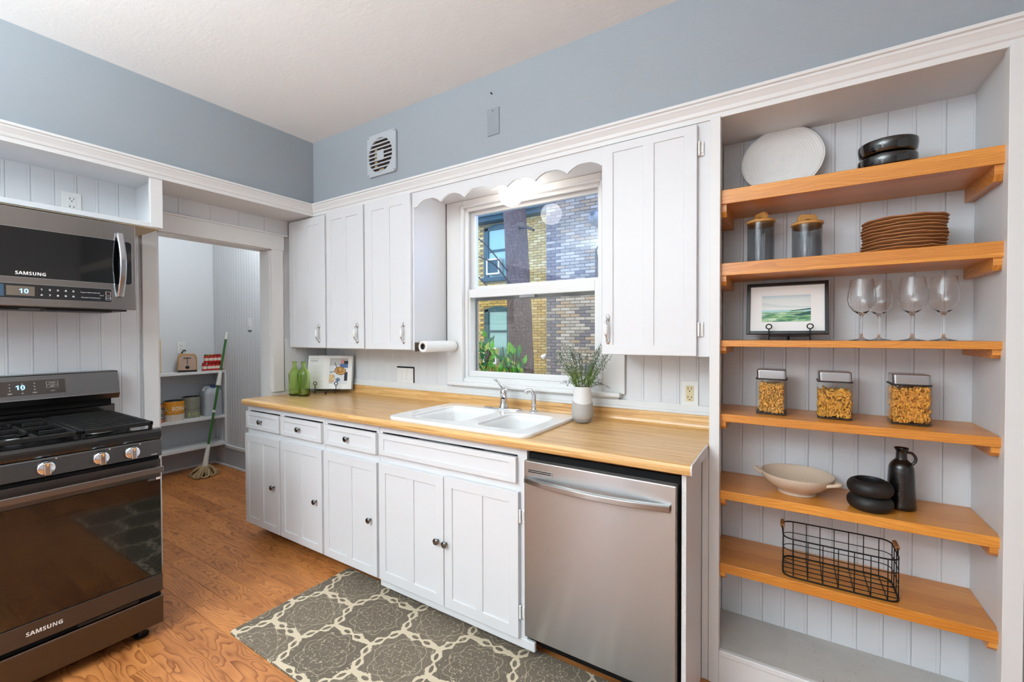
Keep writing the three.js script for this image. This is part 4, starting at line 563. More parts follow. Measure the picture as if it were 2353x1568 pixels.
{ // box with a printed sheet, mostly behind the door casing
  const sheet = canvasTexture(256, 512, (c, w, h) => { c.fillStyle = '#ece6d8'; c.fillRect(0, 0, w, h); c.fillStyle = '#d9a441'; c.fillRect(0, 0, w, 60); c.fillRect(w - 26, 0, 26, h); c.fillStyle = '#55585c'; for (let i = 0; i < 26; i++) c.fillRect(22, 84 + i * 16, 120 + 70 * hash(i, 2), i % 7 ? 3 : 7); });
  const t = new Thing('recipe_box', 'tall cardboard box with yellow printed edge at the left end of the top pantry shelf', 'box', [-5.08, 1.0, 0.47]);
  const g = bx(-5.10, -5.04, 1.0, 1.325, 0.425, 0.60, 0.002); { const p = g.attributes.position, uv = g.attributes.uv; for (let i = 0; i < p.count; i++) uv.setXY(i, (0.60 - p.getZ(i)) / 0.175, (p.getY(i) - 1.0) / 0.325); } t.add('carton', g, std({ color: 0xd8b070, roughness: 0.8 })); t.add('print', (() => { const q = new THREE.PlaneGeometry(0.17, 0.32); q.rotateY(Math.PI / 2); q.translate(-5.0395, 1.1625, 0.5125); return plain(q); })(), std({ map: sheet, roughness: 0.8 }));
}
function paintCan(label, at, r, h, mats, draw) {
  const t = new Thing('paint_can', label, 'paint can', at), [x, y, z] = at;
  const g = lathe([[0, 0], [r - 0.002, 0], [r, 0.003], [r, h - 0.004], [r - 0.001, h]].map(([a, b]) => [a, b + y]), 48, [x, 0, z]); { const p = g.attributes.position, uv = g.attributes.uv; for (let i = 0; i < p.count; i++) uv.setXY(i, uv.getX(i), (p.getY(i) - y) / h); }
  t.add('body', g, draw ? std({ map: draw, roughness: 0.4 }) : mats);
  t.add('lid', lathe([[0, h - 0.006], [r - 0.012, h - 0.006], [r - 0.010, h + 0.002], [r - 0.001, h + 0.003], [r, h]].map(([a, b]) => [a, b + y]), 48, [x, 0, z]), M.nickel);
  t.add('bail', tube([[x + 0.3 * r, y + h * 0.8, z - 0.95 * r - 0.006], [x + r * 0.8, y + h * 0.5, z - r * 0.62 - 0.012], [x + r + 0.008, y + h * 0.42, z], [x + r * 0.8, y + h * 0.5, z + r * 0.62 + 0.012], [x + 0.3 * r, y + h * 0.8, z + 0.95 * r + 0.006]], 0.0016, 24, 6), M.nickel);
}
paintCan('yellow and cream paint can lettered ROYAL on the middle pantry shelf', [-5.05, 0.535, 0.325], 0.085, 0.19, null, canvasTexture(1024, 256, (c, w, h) => { c.fillStyle = '#e0962a'; c.fillRect(0, 0, w, h); c.fillStyle = '#d8cdbd'; c.fillRect(0, h * 0.66, w, h); c.fillStyle = '#f3e9d8'; c.font = 'bold 74px sans-serif'; c.textAlign = 'center'; for (const k of [0.28, 0.78]) c.fillText('ROYAL', w * k, h * 0.46); }));
paintCan('scuffed grey metal paint can with yellow drips right of the yellow can', [-5.105, 0.535, 0.157], 0.078, 0.205, null, canvasTexture(512, 256, (c, w, h) => { c.fillStyle = '#8d8c7c'; c.fillRect(0, 0, w, h); const R = rnd(3); for (let i = 0; i < 260; i++) { c.fillStyle = i % 3 ? 'rgba(120,118,104,.5)' : 'rgba(170,168,150,.5)'; c.fillRect(R() * w, R() * h, 3 + R() * 16, 2 + R() * 5); } for (let i = 0; i < 40; i++) { c.fillStyle = '#c9c45a'; c.fillRect(R() * w, h * (0.72 + 0.25 * R()), 4 + R() * 12, 6 + R() * 20); } }));
paintCan('small paint can with dark printed label at the left edge of the middle pantry shelf', [-5.03, 0.535, 0.475], 0.06, 0.175, null, canvasTexture(512, 256, (c, w, h) => { c.fillStyle = '#5d5d57'; c.fillRect(0, 0, w, h); c.fillStyle = '#b5653a'; c.fillRect(0, 0, w, 46); c.fillRect(0, 206, w, 50); c.fillStyle = '#d4d0c4'; for (let i = 0; i < 40; i++) c.fillRect(hash(i, 1) * w, 56 + (i % 7) * 20, 40 + hash(i, 3) * 60, 8); }));
{
  const t = new Thing('water_jug', 'large translucent white plastic water jug with blue cap on the middle pantry shelf', 'jug', [-5.075, 0.535, -0.002]), lv = [[0.93, 0], [1, 0.008], [1, 0.075], [0.97, 0.084], [1, 0.093], [1, 0.165], [0.97, 0.174], [1, 0.183], [1, 0.225], [0.93, 0.25], [0.70, 0.272], [0.45, 0.285]];
  const sec = (k, y) => roundRect(-0.084 * k, 0.084 * k, -0.085 * k, 0.085 * k, 0.04 * k, 6).map(([a, b]) => [-5.08 + b, 0.535 + y, -0.014 + a]);
  t.add('body', warpSurface(lv.map(([k, y]) => sec(k, y)), true, true), phy({ color: 0xd3d9e0, roughness: 0.35, transmission: 0.25, thickness: 0 }));
  t.add('cap', cyl(0.024, 0.024, [-5.055, 0.815, -0.02], [-5.055, 0.845, -0.02], 24), std({ color: 0x33487c, roughness: 0.4 }));
  t.add('handle', tube([[-5.06, 0.79, 0.07], [-5.06, 0.822, 0.055], [-5.06, 0.828, 0.02], [-5.06, 0.815, 0.0]], 0.012, 20, 10), phy({ color: 0xd3d9e0, roughness: 0.35, transmission: 0.2, thickness: 0 }));
}
{ // string mop leaning on the pantry shelves
  const A = V(-4.772, 0.075, 0.182), Bv = V(-4.800, 1.392, -0.046), at = (s) => A.clone().lerp(Bv, s).toArray(), t = new Thing('mop', 'string mop with a green handle leaning against the pantry shelves', 'mop', [-4.772, 0, 0.182]);
  const green = phy({ color: 0x2f6a24, roughness: 0.3, clearcoat: 0.5 }), wht = std({ color: 0xe6e4dc, roughness: 0.5 });
  t.add('handle', [cyl(0.0115, 0.0115, at(0.14), at(0.66), 16), cyl(0.0105, 0.0105, at(0.70), at(0.95), 16)], green);
  t.add('grip', [cyl(0.023, 0.014, at(0.60), at(0.71), 18), cyl(0.0125, 0.0125, at(0.945), at(1), 16), cyl(0.013, 0.013, at(0.40), at(0.418), 16)], wht);
  t.add('socket', [cyl(0.026, 0.015, at(-0.01), at(0.17), 18)], wht);
  const R = rnd(17), yarn = []; for (let i = 0; i < 46; i++) { const a = i / 46 * 6.283 + R(), q = 0.045 + 0.085 * R(), h = 0.055 + 0.045 * R(), d = 0.5 - R(); yarn.push(tube([[A.x + 0.012 * Math.cos(a), 0.09, A.z + 0.012 * Math.sin(a)], [A.x + q * 0.5 * Math.cos(a), h, A.z + q * 0.5 * Math.sin(a)], [A.x + q * Math.cos(a + d * 0.6), 0.018 + 0.02 * R(), A.z + q * Math.sin(a + d * 0.6)], [A.x + q * 1.02 * Math.cos(a + d), 0.012, A.z + q * 1.02 * Math.sin(a + d)], [A.x + q * 0.75 * Math.cos(a + d * 2), 0.011, A.z + q * 0.75 * Math.sin(a + d * 2)]], 0.0095, 18, 6)); }
  t.add('yarn', yarn, std({ color: 0xb39a72, roughness: 1 }), null, { kind: 'stuff' });
}
{ // pantry ceiling lamp
  const t = new Thing('pantry_lamp', 'white globe ceiling lamp of the pantry, above the doorway and out of sight', 'lamp', [-3.85, CEIL, 0.35]);
  t.add('base', cyl(0.07, 0.07, [-3.85, CEIL, 0.35], [-3.85, CEIL - 0.02, 0.35], 28), M.porcelain); t.add('globe', sphere(0.09, [-3.85, CEIL - 0.10, 0.35]), M.glow); lampLight(t.g, [0, -0.10, 0], BULB, PANTRY_BULB, 0.09);
}
// kitchen ceiling lamp and the added fill lamps, all behind the camera
{
  const at = [-0.85, CEIL, 2.95], t = new Thing('ceiling_lamp', 'five globe ceiling lamp above and behind the camera, out of frame', 'lamp', at);
  t.add('canopy', [lathe([[0, CEIL], [0.08, CEIL], [0.075, CEIL - 0.02], [0.02, CEIL - 0.03], [0, CEIL - 0.03]], 28, [at[0], 0, at[2]]), cyl(0.008, 0.008, [at[0], CEIL - 0.03, at[2]], [at[0], CEIL - 0.62, at[2]])], M.chrome);
  for (let i = 0; i < 5; i++) { const a = i / 5 * 2 * Math.PI, x = at[0] + 0.26 * Math.cos(a), z = at[2] + 0.26 * Math.sin(a); t.add('arm', tube([[at[0], CEIL - 0.61, at[2]], [at[0] + 0.14 * Math.cos(a), CEIL - 0.64, at[2] + 0.14 * Math.sin(a)], [x, CEIL - 0.61, z]], 0.006, 12, 8), M.chrome); t.add('globe', sphere(0.05, [x, CEIL - 0.655, z], 1, 24, 16), M.glow); lampLight(t.g, [x - at[0], -0.655, z - at[2]], BULB, CEILING_BULB, 0.05); }
  { // added standing uplighter, unseen: bounces soft fill light off the ceiling
    const b = [-1.35, 0, 3.55], f = new Thing('added_floor_lamp', 'added unseen standing uplighter with metal bowl shade for soft fill, behind the camera', 'lamp', b);
    f.add('base', lathe([[0, 0.001], [0.14, 0.001], [0.14, 0.015], [0.02, 0.03], [0, 0.03]], 32, b), M.black); f.add('pole', cyl(0.012, 0.012, [b[0], 0.03, b[2]], [b[0], 1.76, b[2]]), M.black);
    f.add('shade', lathe([[0.015, 1.76], [0.05, 1.765], [0.11, 1.80], [0.15, 1.86], [0.147, 1.86], [0.107, 1.804], [0.05, 1.77], [0.015, 1.766]], 40, [b[0], 0, b[2]]), M.trim); f.add('bulb', sphere(0.03, [b[0], 1.815, b[2]]), M.glow);
    const s = new THREE.SpotLight(ADDED_UPBULB, ADDED_UPLIGHT, 0, 1.5, 0.25); s.position.set(0, 1.868, 0); s.target.position.set(0, 3, 0); s.castShadow = true; s.shadow.radius = 4; f.g.add(s, s.target);
  }
  const u = new Thing('ceiling_lamp', 'added unseen globe ceiling lamp for fill light, behind the camera', 'lamp', [-2.3, CEIL, 3.9]);  // added fill lamp, unseen, to brighten the left of the room
  u.add('base', cyl(0.09, 0.09, [-2.3, CEIL, 3.9], [-2.3, CEIL - 0.02, 3.9], 28), M.porcelain); u.add('globe', sphere(0.11, [-2.3, CEIL - 0.12, 3.9]), M.glow); lampLight(u.g, [0, -0.12, 0], BULB, ADDED_REAR_BULB, 0.11);
}
// ================================================================ on the floor
{
  const x0 = -2.150, x1 = -0.30, z0 = 0.528, z1 = 1.172, W = 2048, H = 712, mm = 1.85 / W;
  const tex = dataTexture(W, H, (px, py) => {
    const X = px * mm, Y = py * mm, wob = 0.006 * (noise(X * 60, Y * 60) - 0.5) + 0.003 * (noise(X * 190, Y * 190) - 0.5);
    let d1 = 9, d2 = 9, cx = 0, cy = 0, nx = 0, ny = 0, ct = 0;
    const i0 = Math.round((X - 0.20) / 0.29);
    for (let i = i0 - 1; i <= i0 + 1; i++) { const off = (i & 1) ? 0.1375 : 0, j0 = Math.round((Y - 0.082 - off) / 0.275); for (let j = j0 - 1; j <= j0 + 1; j++) { const ax = 0.20 + i * 0.29, ay = 0.082 + off + j * 0.275, d = Math.hypot(X - ax, Y - ay) - ((i & 1) ? 0.010 : 0); if (d < d1) { d2 = d1; nx = cx; ny = cy; d1 = d; cx = ax; cy = ay; ct = i & 1; } else if (d < d2) { d2 = d; nx = ax; ny = ay; } } }
    const a = Math.atan2(Y - cy, X - cx), r = Math.hypot(X - cx, Y - cy), gap = d2 - d1, mx = (cx + nx) / 2, my = (cy + ny) / 2, along = Math.abs((X - mx) * -(ny - cy) + (Y - my) * (nx - cx)) / Math.max(1e-6, Math.hypot(nx - cx, ny - cy)), across = gap / 2;
    const width = 0.004 + 0.019 * Math.exp(-Math.pow((along - 0.034) / 0.022, 2)) + 0.008 * Math.max(0, Math.cos(a * 6)) * (along > 0.05 ? 1 : 0.3);
    let cream = across + wob < width ? 1 : 0;
    const leaf = Math.pow((along - 0.034) / 0.019, 2) + Math.pow(across / 0.0085, 2); if (leaf < 1 + 40 * wob) cream = 0;
    if (!cream) {
      const k = ct ? 8 : 6, pet = Math.cos(a * k), L = (q, w) => Math.abs(r - q + wob * 0.7) < w;
      if (L(0.112 + 0.010 * pet, 0.0011) || L(0.085 + 0.013 * Math.abs(pet), 0.0010) || L(0.048 + 0.011 * Math.cos(a * k + 3.1), 0.0010) || (L(0.022, 0.0008) && pet > 0)) cream = 0.8;
      if (r > 0.05 && r < 0.10 && Math.abs(Math.sin(a * k / 2)) < 0.0011 / r * k / 2 && noise(r * 300, k) > 0.4) cream = 0.7;
      const s = noise(X * 260, Y * 260) * noise(X * 90 + 5, Y * 90); if (s > 0.60) cream = Math.max(cream, 0.75);
    }
    const f = 0.9 + 0.2 * noise(X * 700, Y * 700), ring = ct ? 0.96 : 1.03, g = (0.93 + 0.14 * noise(r * 420, a * 4)) * ring * f;
    return [mix(116 * g, 214, cream), mix(104 * g, 198, cream), mix(89 * g, 170, cream)];
  });
  const t = new Thing('rug', 'taupe and cream medallion patterned kitchen rug along the base cabinets', 'rug', [-1.225, 0, 0.85]);
  const g = extrude(shape(roundRect(x0, x1, -z1, -z0, 0.018, 4)), 0.006, 0.0012); g.rotateX(-Math.PI / 2); g.translate(0, 0.0016, 0);
  { const p = g.attributes.position, uv = g.attributes.uv; for (let i = 0; i < p.count; i++) uv.setXY(i, (p.getX(i) - x0) / 1.85, (p.getZ(i) - z0) / (H * mm)); }
  t.add('mat', g, std({ map: tex, roughness: 0.95 }));
}
// ================================================================ on the worktop
{
  const t = new Thing('glass_bottle', 'pale green ribbed glass bottle on the worktop, left one of two', 'bottle', [-2.968, 0.9325, 0.352], 'green glass bottles beside the open cookbook');
  const sec = (k, y, n = 32) => Array.from({ length: n }, (_, i) => { const a = i / n * 2 * Math.PI, flat = Math.pow(Math.pow(Math.abs(Math.cos(a)), 5) + Math.pow(Math.abs(Math.sin(a)), 5), -1 / 5), r = k * (y > 0.012 && y < 0.165 ? flat * (1 + 0.018 * Math.cos(a * 16)) : 1 + (flat - 1) * clamp((0.185 - y) / 0.03, 0, 1)); return [-2.968 + r * Math.cos(a), 0.9325 + y, 0.352 - r * Math.sin(a)]; });
  const out = [[0.010, 0], [0.028, 0.0005], [0.032, 0.004], [0.0325, 0.012], [0.0325, 0.15], [0.031, 0.165], [0.024, 0.182], [0.0155, 0.194], [0.0125, 0.205], [0.012, 0.226], [0.0145, 0.228], [0.0145, 0.239], [0.012, 0.241], [0.0095, 0.239], [0.0093, 0.205], [0.0125, 0.192], [0.021, 0.179], [0.0285, 0.163], [0.030, 0.15], [0.030, 0.014], [0.026, 0.008], [0.0, 0.007]];
  t.add('body', warpSurface(out.map(([k, y]) => sec(Math.max(k, 0.0004), y)), true, true), phy({ color: 0xf2ffe0, transmission: 1, thickness: 0.004, roughness: 0.05, ior: 1.45, attenuationColor: new THREE.Color(0.50, 0.68, 0.12), attenuationDistance: 0.013 }));
  copy(t.g, [-2.888, 0.9325, 0.335], 'pale green ribbed glass bottle touching the cookbook page, the right one of two', 0.5);
}
{ // open cookbook on a wire easel, set across the corner
  const Cc = V(-2.868, 0.962, 0.150), yaw = Math.atan2(0.262, 0.19) - Math.PI / 2 + Math.PI / 2 - 0.24, M4 = new THREE.Matrix4().makeRotationY(yaw - 0.2).setPosition(Cc), tilt = new THREE.Matrix4().makeRotationX(-0.16), put = (g) => g.applyMatrix4(tilt).applyMatrix4(M4);
  const left = canvasTexture(512, 768, (c, w, h) => { c.fillStyle = '#efeeec'; c.fillRect(0, 0, w, h); c.fillStyle = '#8b8b8b'; c.font = '30px sans-serif'; c.fillText('SOUPS & PASTA', 60, 84); c.fillStyle = '#222'; c.font = 'bold 32px sans-serif'; c.fillText('THE RECIPE', 60, 134); c.fillStyle = '#d4d3d2'; for (let i = 0; i < 22; i++) if (i % 7 !== 5) c.fillRect(140, 240 + i * 17, 150 + 130 * hash(i, 8), 5); });
  const right = canvasTexture(512, 768, (c, w, h) => {
    c.fillStyle = '#efeeec'; c.fillRect(0, 0, w, h); c.save(); c.beginPath(); c.rect(0, 62, 430, 590); c.clip(); c.fillStyle = '#dcdde0'; c.fillRect(0, 62, 430, 590); c.fillStyle = '#b9b6b4'; c.fillRect(0, 62, 430, 170); const R = rnd(4);
    const dish = (x, y, rx, ry, rim, cols) => { c.fillStyle = rim; c.beginPath(); c.ellipse(x, y, rx, ry, 0.15, 0, 6.3); c.fill(); for (let i = 0; i < 240; i++) { const a = R() * 6.28, q = Math.sqrt(R()) * 0.86; c.fillStyle = cols[i % cols.length]; c.beginPath(); c.ellipse(x + q * rx * Math.cos(a), y + q * ry * Math.sin(a), 9, 6, R() * 3, 0, 6.3); c.fill(); } };
    c.fillStyle = '#c98a84'; c.fillRect(270, 90, 80, 130); c.fillStyle = '#22242c'; c.fillRect(340, 120, 90, 130); c.fillStyle = '#4c6a9a'; c.fillRect(250, 190, 180, 90); c.fillStyle = '#2b2c33'; c.fillRect(360, 380, 70, 200);
    dish(262, 352, 128, 96, '#7c4a34', ['#d58a2a', '#e3b24a', '#b2492c', '#7d8a3a', '#e8cf86']); dish(66, 530, 96, 118, '#b9bcc4', ['#d9a23a', '#ecd38a', '#c6702c', '#f1e5c0']); dish(222, 560, 52, 48, '#5f7391', ['#8fa2bb', '#39475c']);
    c.strokeStyle = '#2e2a2a'; c.lineWidth = 14; c.beginPath(); c.moveTo(130, 160); c.lineTo(190, 290); c.moveTo(10, 384); c.lineTo(140, 372); c.stroke(); c.restore();
  });
  const page = (s, map) => { const pts = []; for (let i = 0; i <= 12; i++) { const u = i / 12; pts.push([s * 0.166 * u, 0.012 * Math.sin(Math.PI * Math.pow(u, 0.6)) * (1 - 0.4 * u)]); } const pos = [], uv = [], idx = []; pts.forEach(([x, z], i) => { for (const y of [0, 0.245]) { pos.push(x, y, z + 0.010); uv.push(s > 0 ? i / 12 : 1 - i / 12, y ? 0 : 1); } if (i) { const a = (i - 1) * 2; idx.push(...(s > 0 ? [a, a + 2, a + 1, a + 1, a + 2, a + 3] : [a, a + 1, a + 2, a + 1, a + 3, a + 2])); } }); const g = new THREE.BufferGeometry(); g.setAttribute('position', new THREE.Float32BufferAttribute(pos, 3)); g.setAttribute('uv', new THREE.Float32BufferAttribute(uv.map((v, i) => i % 2 ? 1 - v : v), 2)); g.setIndex(idx); g.computeVertexNormals(); return plain(g); };
  const t = new Thing('cookbook', 'open cookbook with a food photograph page, standing in the worktop corner', 'book', [Cc.x, 0.932, Cc.z]);
  t.add('cover', put(merge([bx(-0.172, 0, -0.003, 0.249, -0.006, -0.003), bx(0, 0.176, -0.003, 0.249, -0.006, -0.003)])), std({ color: 0x9aa6b2, roughness: 0.6 }));
  t.add('page_block', put(merge([bx(-0.167, 0, 0, 0.245, -0.003, 0.009), bx(0, 0.170, 0, 0.245, -0.003, 0.009)])), M.paper);
  t.add('page', put(page(-1, left)), std({ map: left, roughness: 0.85, side: THREE.DoubleSide }));
  t.add('page', put(page(1, right)), std({ map: right, roughness: 0.7, side: THREE.DoubleSide }));
  const e = new Thing('book_easel', 'small black wire easel with ring ends holding the open cookbook', 'easel', [Cc.x, 0.932, Cc.z]), p2 = (g) => g.applyMatrix4(M4), Y = 0.934 - Cc.y, parts = [];
  for (const s of [-1, 1]) parts.push(cyl(0.0028, 0.0028, [s * 0.078, Y, 0.055], [s * 0.078, 0.036, 0.050], 8), tube(Array.from({ length: 16 }, (_, i) => [s * 0.078 + 0.0115 * Math.sin(i / 16 * 6.283), 0.046 - 0.0115 * Math.cos(i / 16 * 6.283), 0.050]), 0.0026, 32, 8, true), tube([[s * 0.078, Y + 0.022, 0.054], [s * 0.078, Y + 0.020, 0.02], [s * 0.076, Y + 0.022, -0.016], [s * 0.05, 0.11, -0.040]], 0.0028, 20, 8));
  parts.push(cyl(0.0028, 0.0028, [-0.078, Y + 0.020, 0.02], [0.078, Y + 0.020, 0.02], 8), tube([[0, Y + 0.020, 0.02], [0.006, Y + 0.014, 0.055], [0.010, Y + 0.004, 0.072], [0.012, Y + 0.001, 0.078]], 0.0045, 14, 8), cyl(0.0028, 0.0028, [0, Y, -0.085], [0, 0.10, -0.040], 8));
  e.add('wire', p2(merge(parts)), M.wire);
}
{ // vase with sprigs
  const c = [-0.852, 0.9325, 0.165], vt = dataTexture(512, 256, (x, y) => { const u = x / 512 * 2 * Math.PI, v = y / 256, edge = 0.60 + 0.075 * Math.sin(u - 2.2), edge2 = 0.15 + 0.035 * Math.sin(u * 1.0 - 1.6); return v > edge ? [226, 224, 222] : v > edge2 ? [176, 171, 166] : [150, 148, 146]; });
  const t = new Thing('vase', 'two tone white and grey ceramic vase holding small flower sprigs beside the sink', 'vase', c);
  const pf = [[0, 0.003], [0.034, 0], [0.040, 0.003], [0.050, 0.022], [0.0535, 0.042], [0.0525, 0.065], [0.047, 0.110], [0.0425, 0.150], [0.0405, 0.172], [0.0395, 0.174], [0.0375, 0.172], [0.039, 0.15], [0.043, 0.11], [0.047, 0.06], [0.03, 0.012], [0, 0.012]];
  const g = lathe(pf.map(([a, b]) => [a, b + c[1]]), 56, [c[0], 0, c[2]]); { const p = g.attributes.position, uv = g.attributes.uv; for (let i = 0; i < p.count; i++) uv.setXY(i, uv.getX(i), clamp((p.getY(i) - c[1]) / 0.174, 0, 0.995)); }
  t.add('body', g, std({ map: vt, roughness: 0.55 }));
  const s = new Thing('flower_sprigs', 'loose bunch of fine green sprigs with tiny pale and dark buds in the vase', 'plant', [c[0], c[1] + 0.10, c[2]]), R = rnd(77), stems = [], leaves = [[], [], []], buds = [[], []];
  const leafG = plain(new THREE.SphereGeometry(1, 5, 3));
  for (let i = 0; i < 74; i++) {
    const a = R() * 6.283, out = 0.03 + 0.105 * Math.sqrt(R()), h = Math.min(0.215, 0.16 * (1 - 0.45 * (out / 0.13) * R()) + 0.065 * R()), pts = []; const low = i > 64 ? -0.13 : 0;
    for (let k = 0; k <= 6; k++) { const u = k / 6; pts.push([c[0] + (0.018 + out * Math.pow(u, 1.35)) * Math.cos(a) + 0.005 * (R() - 0.5), c[1] + 0.12 + (0.05 + h) * Math.pow(u, 0.9) + low * u * u, c[2] + (0.018 + out * Math.pow(u, 1.35)) * Math.sin(a) + 0.005 * (R() - 0.5)]); }
    const cv = new THREE.CatmullRomCurve3(pts.map((p) => V(...p))); stems.push(plain(new THREE.TubeGeometry(cv, 8, 0.0007, 4)));
    for (let k = 0; k < 46; k++) { const u = 0.30 + 0.70 * k / 45, p = cv.getPoint(u), g2 = leafG.clone(), q = R(); g2.scale(0.0013, 0.0028 + 0.0024 * R(), 0.0010); g2.rotateZ(R() * 3.1); g2.rotateY(R() * 6.2); g2.translate(p.x + 0.014 * (R() - 0.5), p.y + 0.012 * (R() - 0.5), p.z + 0.014 * (R() - 0.5)); if (u < 0.62 + 0.2 * (q - 0.5)) leaves[q < 0.5 ? 0 : 1].push(g2); else if (q < 0.52) leaves[2].push(g2); else buds[q < 0.80 ? 0 : 1].push(g2); }
  }
  const st = { kind: 'stuff' };
  s.add('stem', stems, std({ color: 0x5c6b33, roughness: 0.8 }));
  [0x7d9a35, 0x55752a, 0x6d7f78].forEach((col, i) => s.add('leaf', leaves[i], std({ color: col, roughness: 0.8 }), null, st)); [0xe6e6e2, 0x252b2c].forEach((col, i) => s.add('bud', buds[i], std({ color: col, roughness: 0.8 }), null, st));
}
// ================================================================ open shelves and what stands on them
const SH = [1.913, 1.632, 1.335, 1.050, 0.752, 0.467];
const place = ['topmost', 'second from the top', 'third from the top', 'fourth from the top', 'fifth from the top', 'lowest'], holds = ['white ribbed plate and black bowls', 'smoked glass canisters and tan plates', 'wine glasses and framed picture', 'three pasta jars', 'beige bowl and black jug', 'black wire basket'];
SH.forEach((y, i) => {
  const th = [0.054, 0.048, 0.024, 0.030, 0.034, 0.036][i], t = new Thing('wooden_shelf', 'orange pine shelf holding the ' + holds[i] + ', ' + place[i], 'shelf', [0.15, y, 0.14], 'pine shelves in the wall niche');
  t.add('board', worldUV(bx(-0.2515, 0.5365, y - th, y, 0.0115, 0.285, 0.002), 0.8, 1.6, 'x', i * 0.37, i * 0.23), M.pine);
  const ch = [0.045, 0.035, 0.026, 0.030, 0.03, 0.03][i];
  for (const [x0, x1] of [[-0.2515, -0.208], [0.513, 0.5365]]) { const g = extrude(shape([[-0.275, y - th - 0.0005], [-0.0115, y - th - 0.0005], [-0.0115, y - th - ch], [-0.262, y - th - ch], [-0.275, y - th - ch * 0.6]]), x1 - x0, 0.001); g.rotateY(Math.PI / 2); g.translate(x0, 0, 0); t.add('cleat', worldUV(g, 1.6, 0.8, 'z', 0.2, i * 0.4), M.pine); }
});
{ // big ribbed plate leaning at the wall
  const y = SH[0], t = new Thing('platter', 'large white plate with spiral ridges leaning against the back of the top shelf', 'plate', [-0.030, y, 0.09]), N = 96, rings = [], R0 = 0.1435;
  for (let i = 0; i <= 74; i++) { const s = i / 74; const ring = []; for (let j = 0; j < N; j++) { const a = j / N * 2 * Math.PI, lump = 1 + (0.030 * (noise(3 + 2.2 * Math.cos(a), 3 + 2.2 * Math.sin(a)) - 0.5) * 2) * s, r = R0 * s * lump, ph = s * 17 - a / (2 * Math.PI) + 0.35 * noise(5 + 3 * Math.cos(a), 5 + 3 * Math.sin(a) + s * 3), rid = Math.abs((ph - Math.floor(ph)) - 0.5) * 2; ring.push([r * Math.cos(a), r * 1.03 * Math.sin(a), 0.006 + 0.0030 * Math.sqrt(rid) + 0.010 * s * s - (s > 0.97 ? 0.003 : 0)]); } rings.push(ring); }
  rings.push(rings[74].map((p) => [p[0] * 1.0, p[1] * 1.0, p[2] - 0.006]), rings[74].map((p) => [p[0] * 0.6, p[1] * 0.6, -0.002]), rings[74].map((p) => [p[0] * 0.01, p[1] * 0.01, -0.002]));
  const g = warpSurface(rings); g.rotateX(-0.24); g.translate(-0.030, y + 0.1455, 0.062); t.add('plate', g, std({ color: 0xe9e8e5, roughness: 0.75 }));
}
{
  const y = SH[0], t = new Thing('bowl', 'glossy black bowl, lower one of two stacked on the top shelf', 'bowl', [0.282, y, 0.165]), pf = [[0, 0.006], [0.05, 0], [0.068, 0.001], [0.078, 0.012], [0.0815, 0.032], [0.0815, 0.047], [0.080, 0.0505], [0.078, 0.048], [0.077, 0.03], [0.066, 0.014], [0, 0.011]];
  t.add('body', lathe(pf.map(([a, b]) => [a, b + y]), 64, [0.282, 0, 0.165]), phy({ color: 0x070708, roughness: 0.08, clearcoat: 1, clearcoatRoughness: 0.04 })); copy(t.g, [0.283, y + 0.0510, 0.165], 'glossy black bowl, upper one of two stacked on the top shelf');
}
function canister(label, x, z, r, h, turn) {
  const y = SH[1], t = new Thing('canister', label, 'canister', [x, y, z]); t.g.rotation.y = turn;
  const sm = canister.glass ??= phy({ color: 0xc3c6c9, transmission: 1, thickness: 0, roughness: 0.02, ior: 1.5 });
  t.raw('glass', lathe([[0, 0.002], [r - 0.003, 0.002], [r, 0.006], [r, h]], 56), sm);
  const lid = t.raw('lid', lathe([[0, h - 0.012], [r - 0.004, h - 0.012], [r - 0.0035, h], [r + 0.003, h + 0.0005], [r + 0.003, h + 0.008], [r, h + 0.0105], [0, h + 0.0105]], 56), canister.wood ??= std({ color: 0xc8924e, roughness: 0.5 }));
  const hw = 0.031, arch = [[-hw, 0], [hw, 0], [hw, 0.018], [hw - 0.009, 0.029], [-hw + 0.009, 0.029], [-hw, 0.018]], hole = Array.from({ length: 12 }, (_, i) => { const a = i / 11 * Math.PI; return [0.016 * Math.cos(a), 0.001 + 0.014 * Math.sin(a)]; });
  const g = extrude(shape(arch, [hole]), 0.012, 0.002); g.translate(0, h + 0.010, -0.006); t.raw('handle', g, canister.wood, lid);
}
canister('tall smoked glass canister with bamboo lid, the left one', -0.098, 0.155, 0.0475, 0.163, -0.9);
canister('shorter smoked glass canister with bamboo lid, the right one', 0.054, 0.150, 0.0490, 0.136, 0.4);
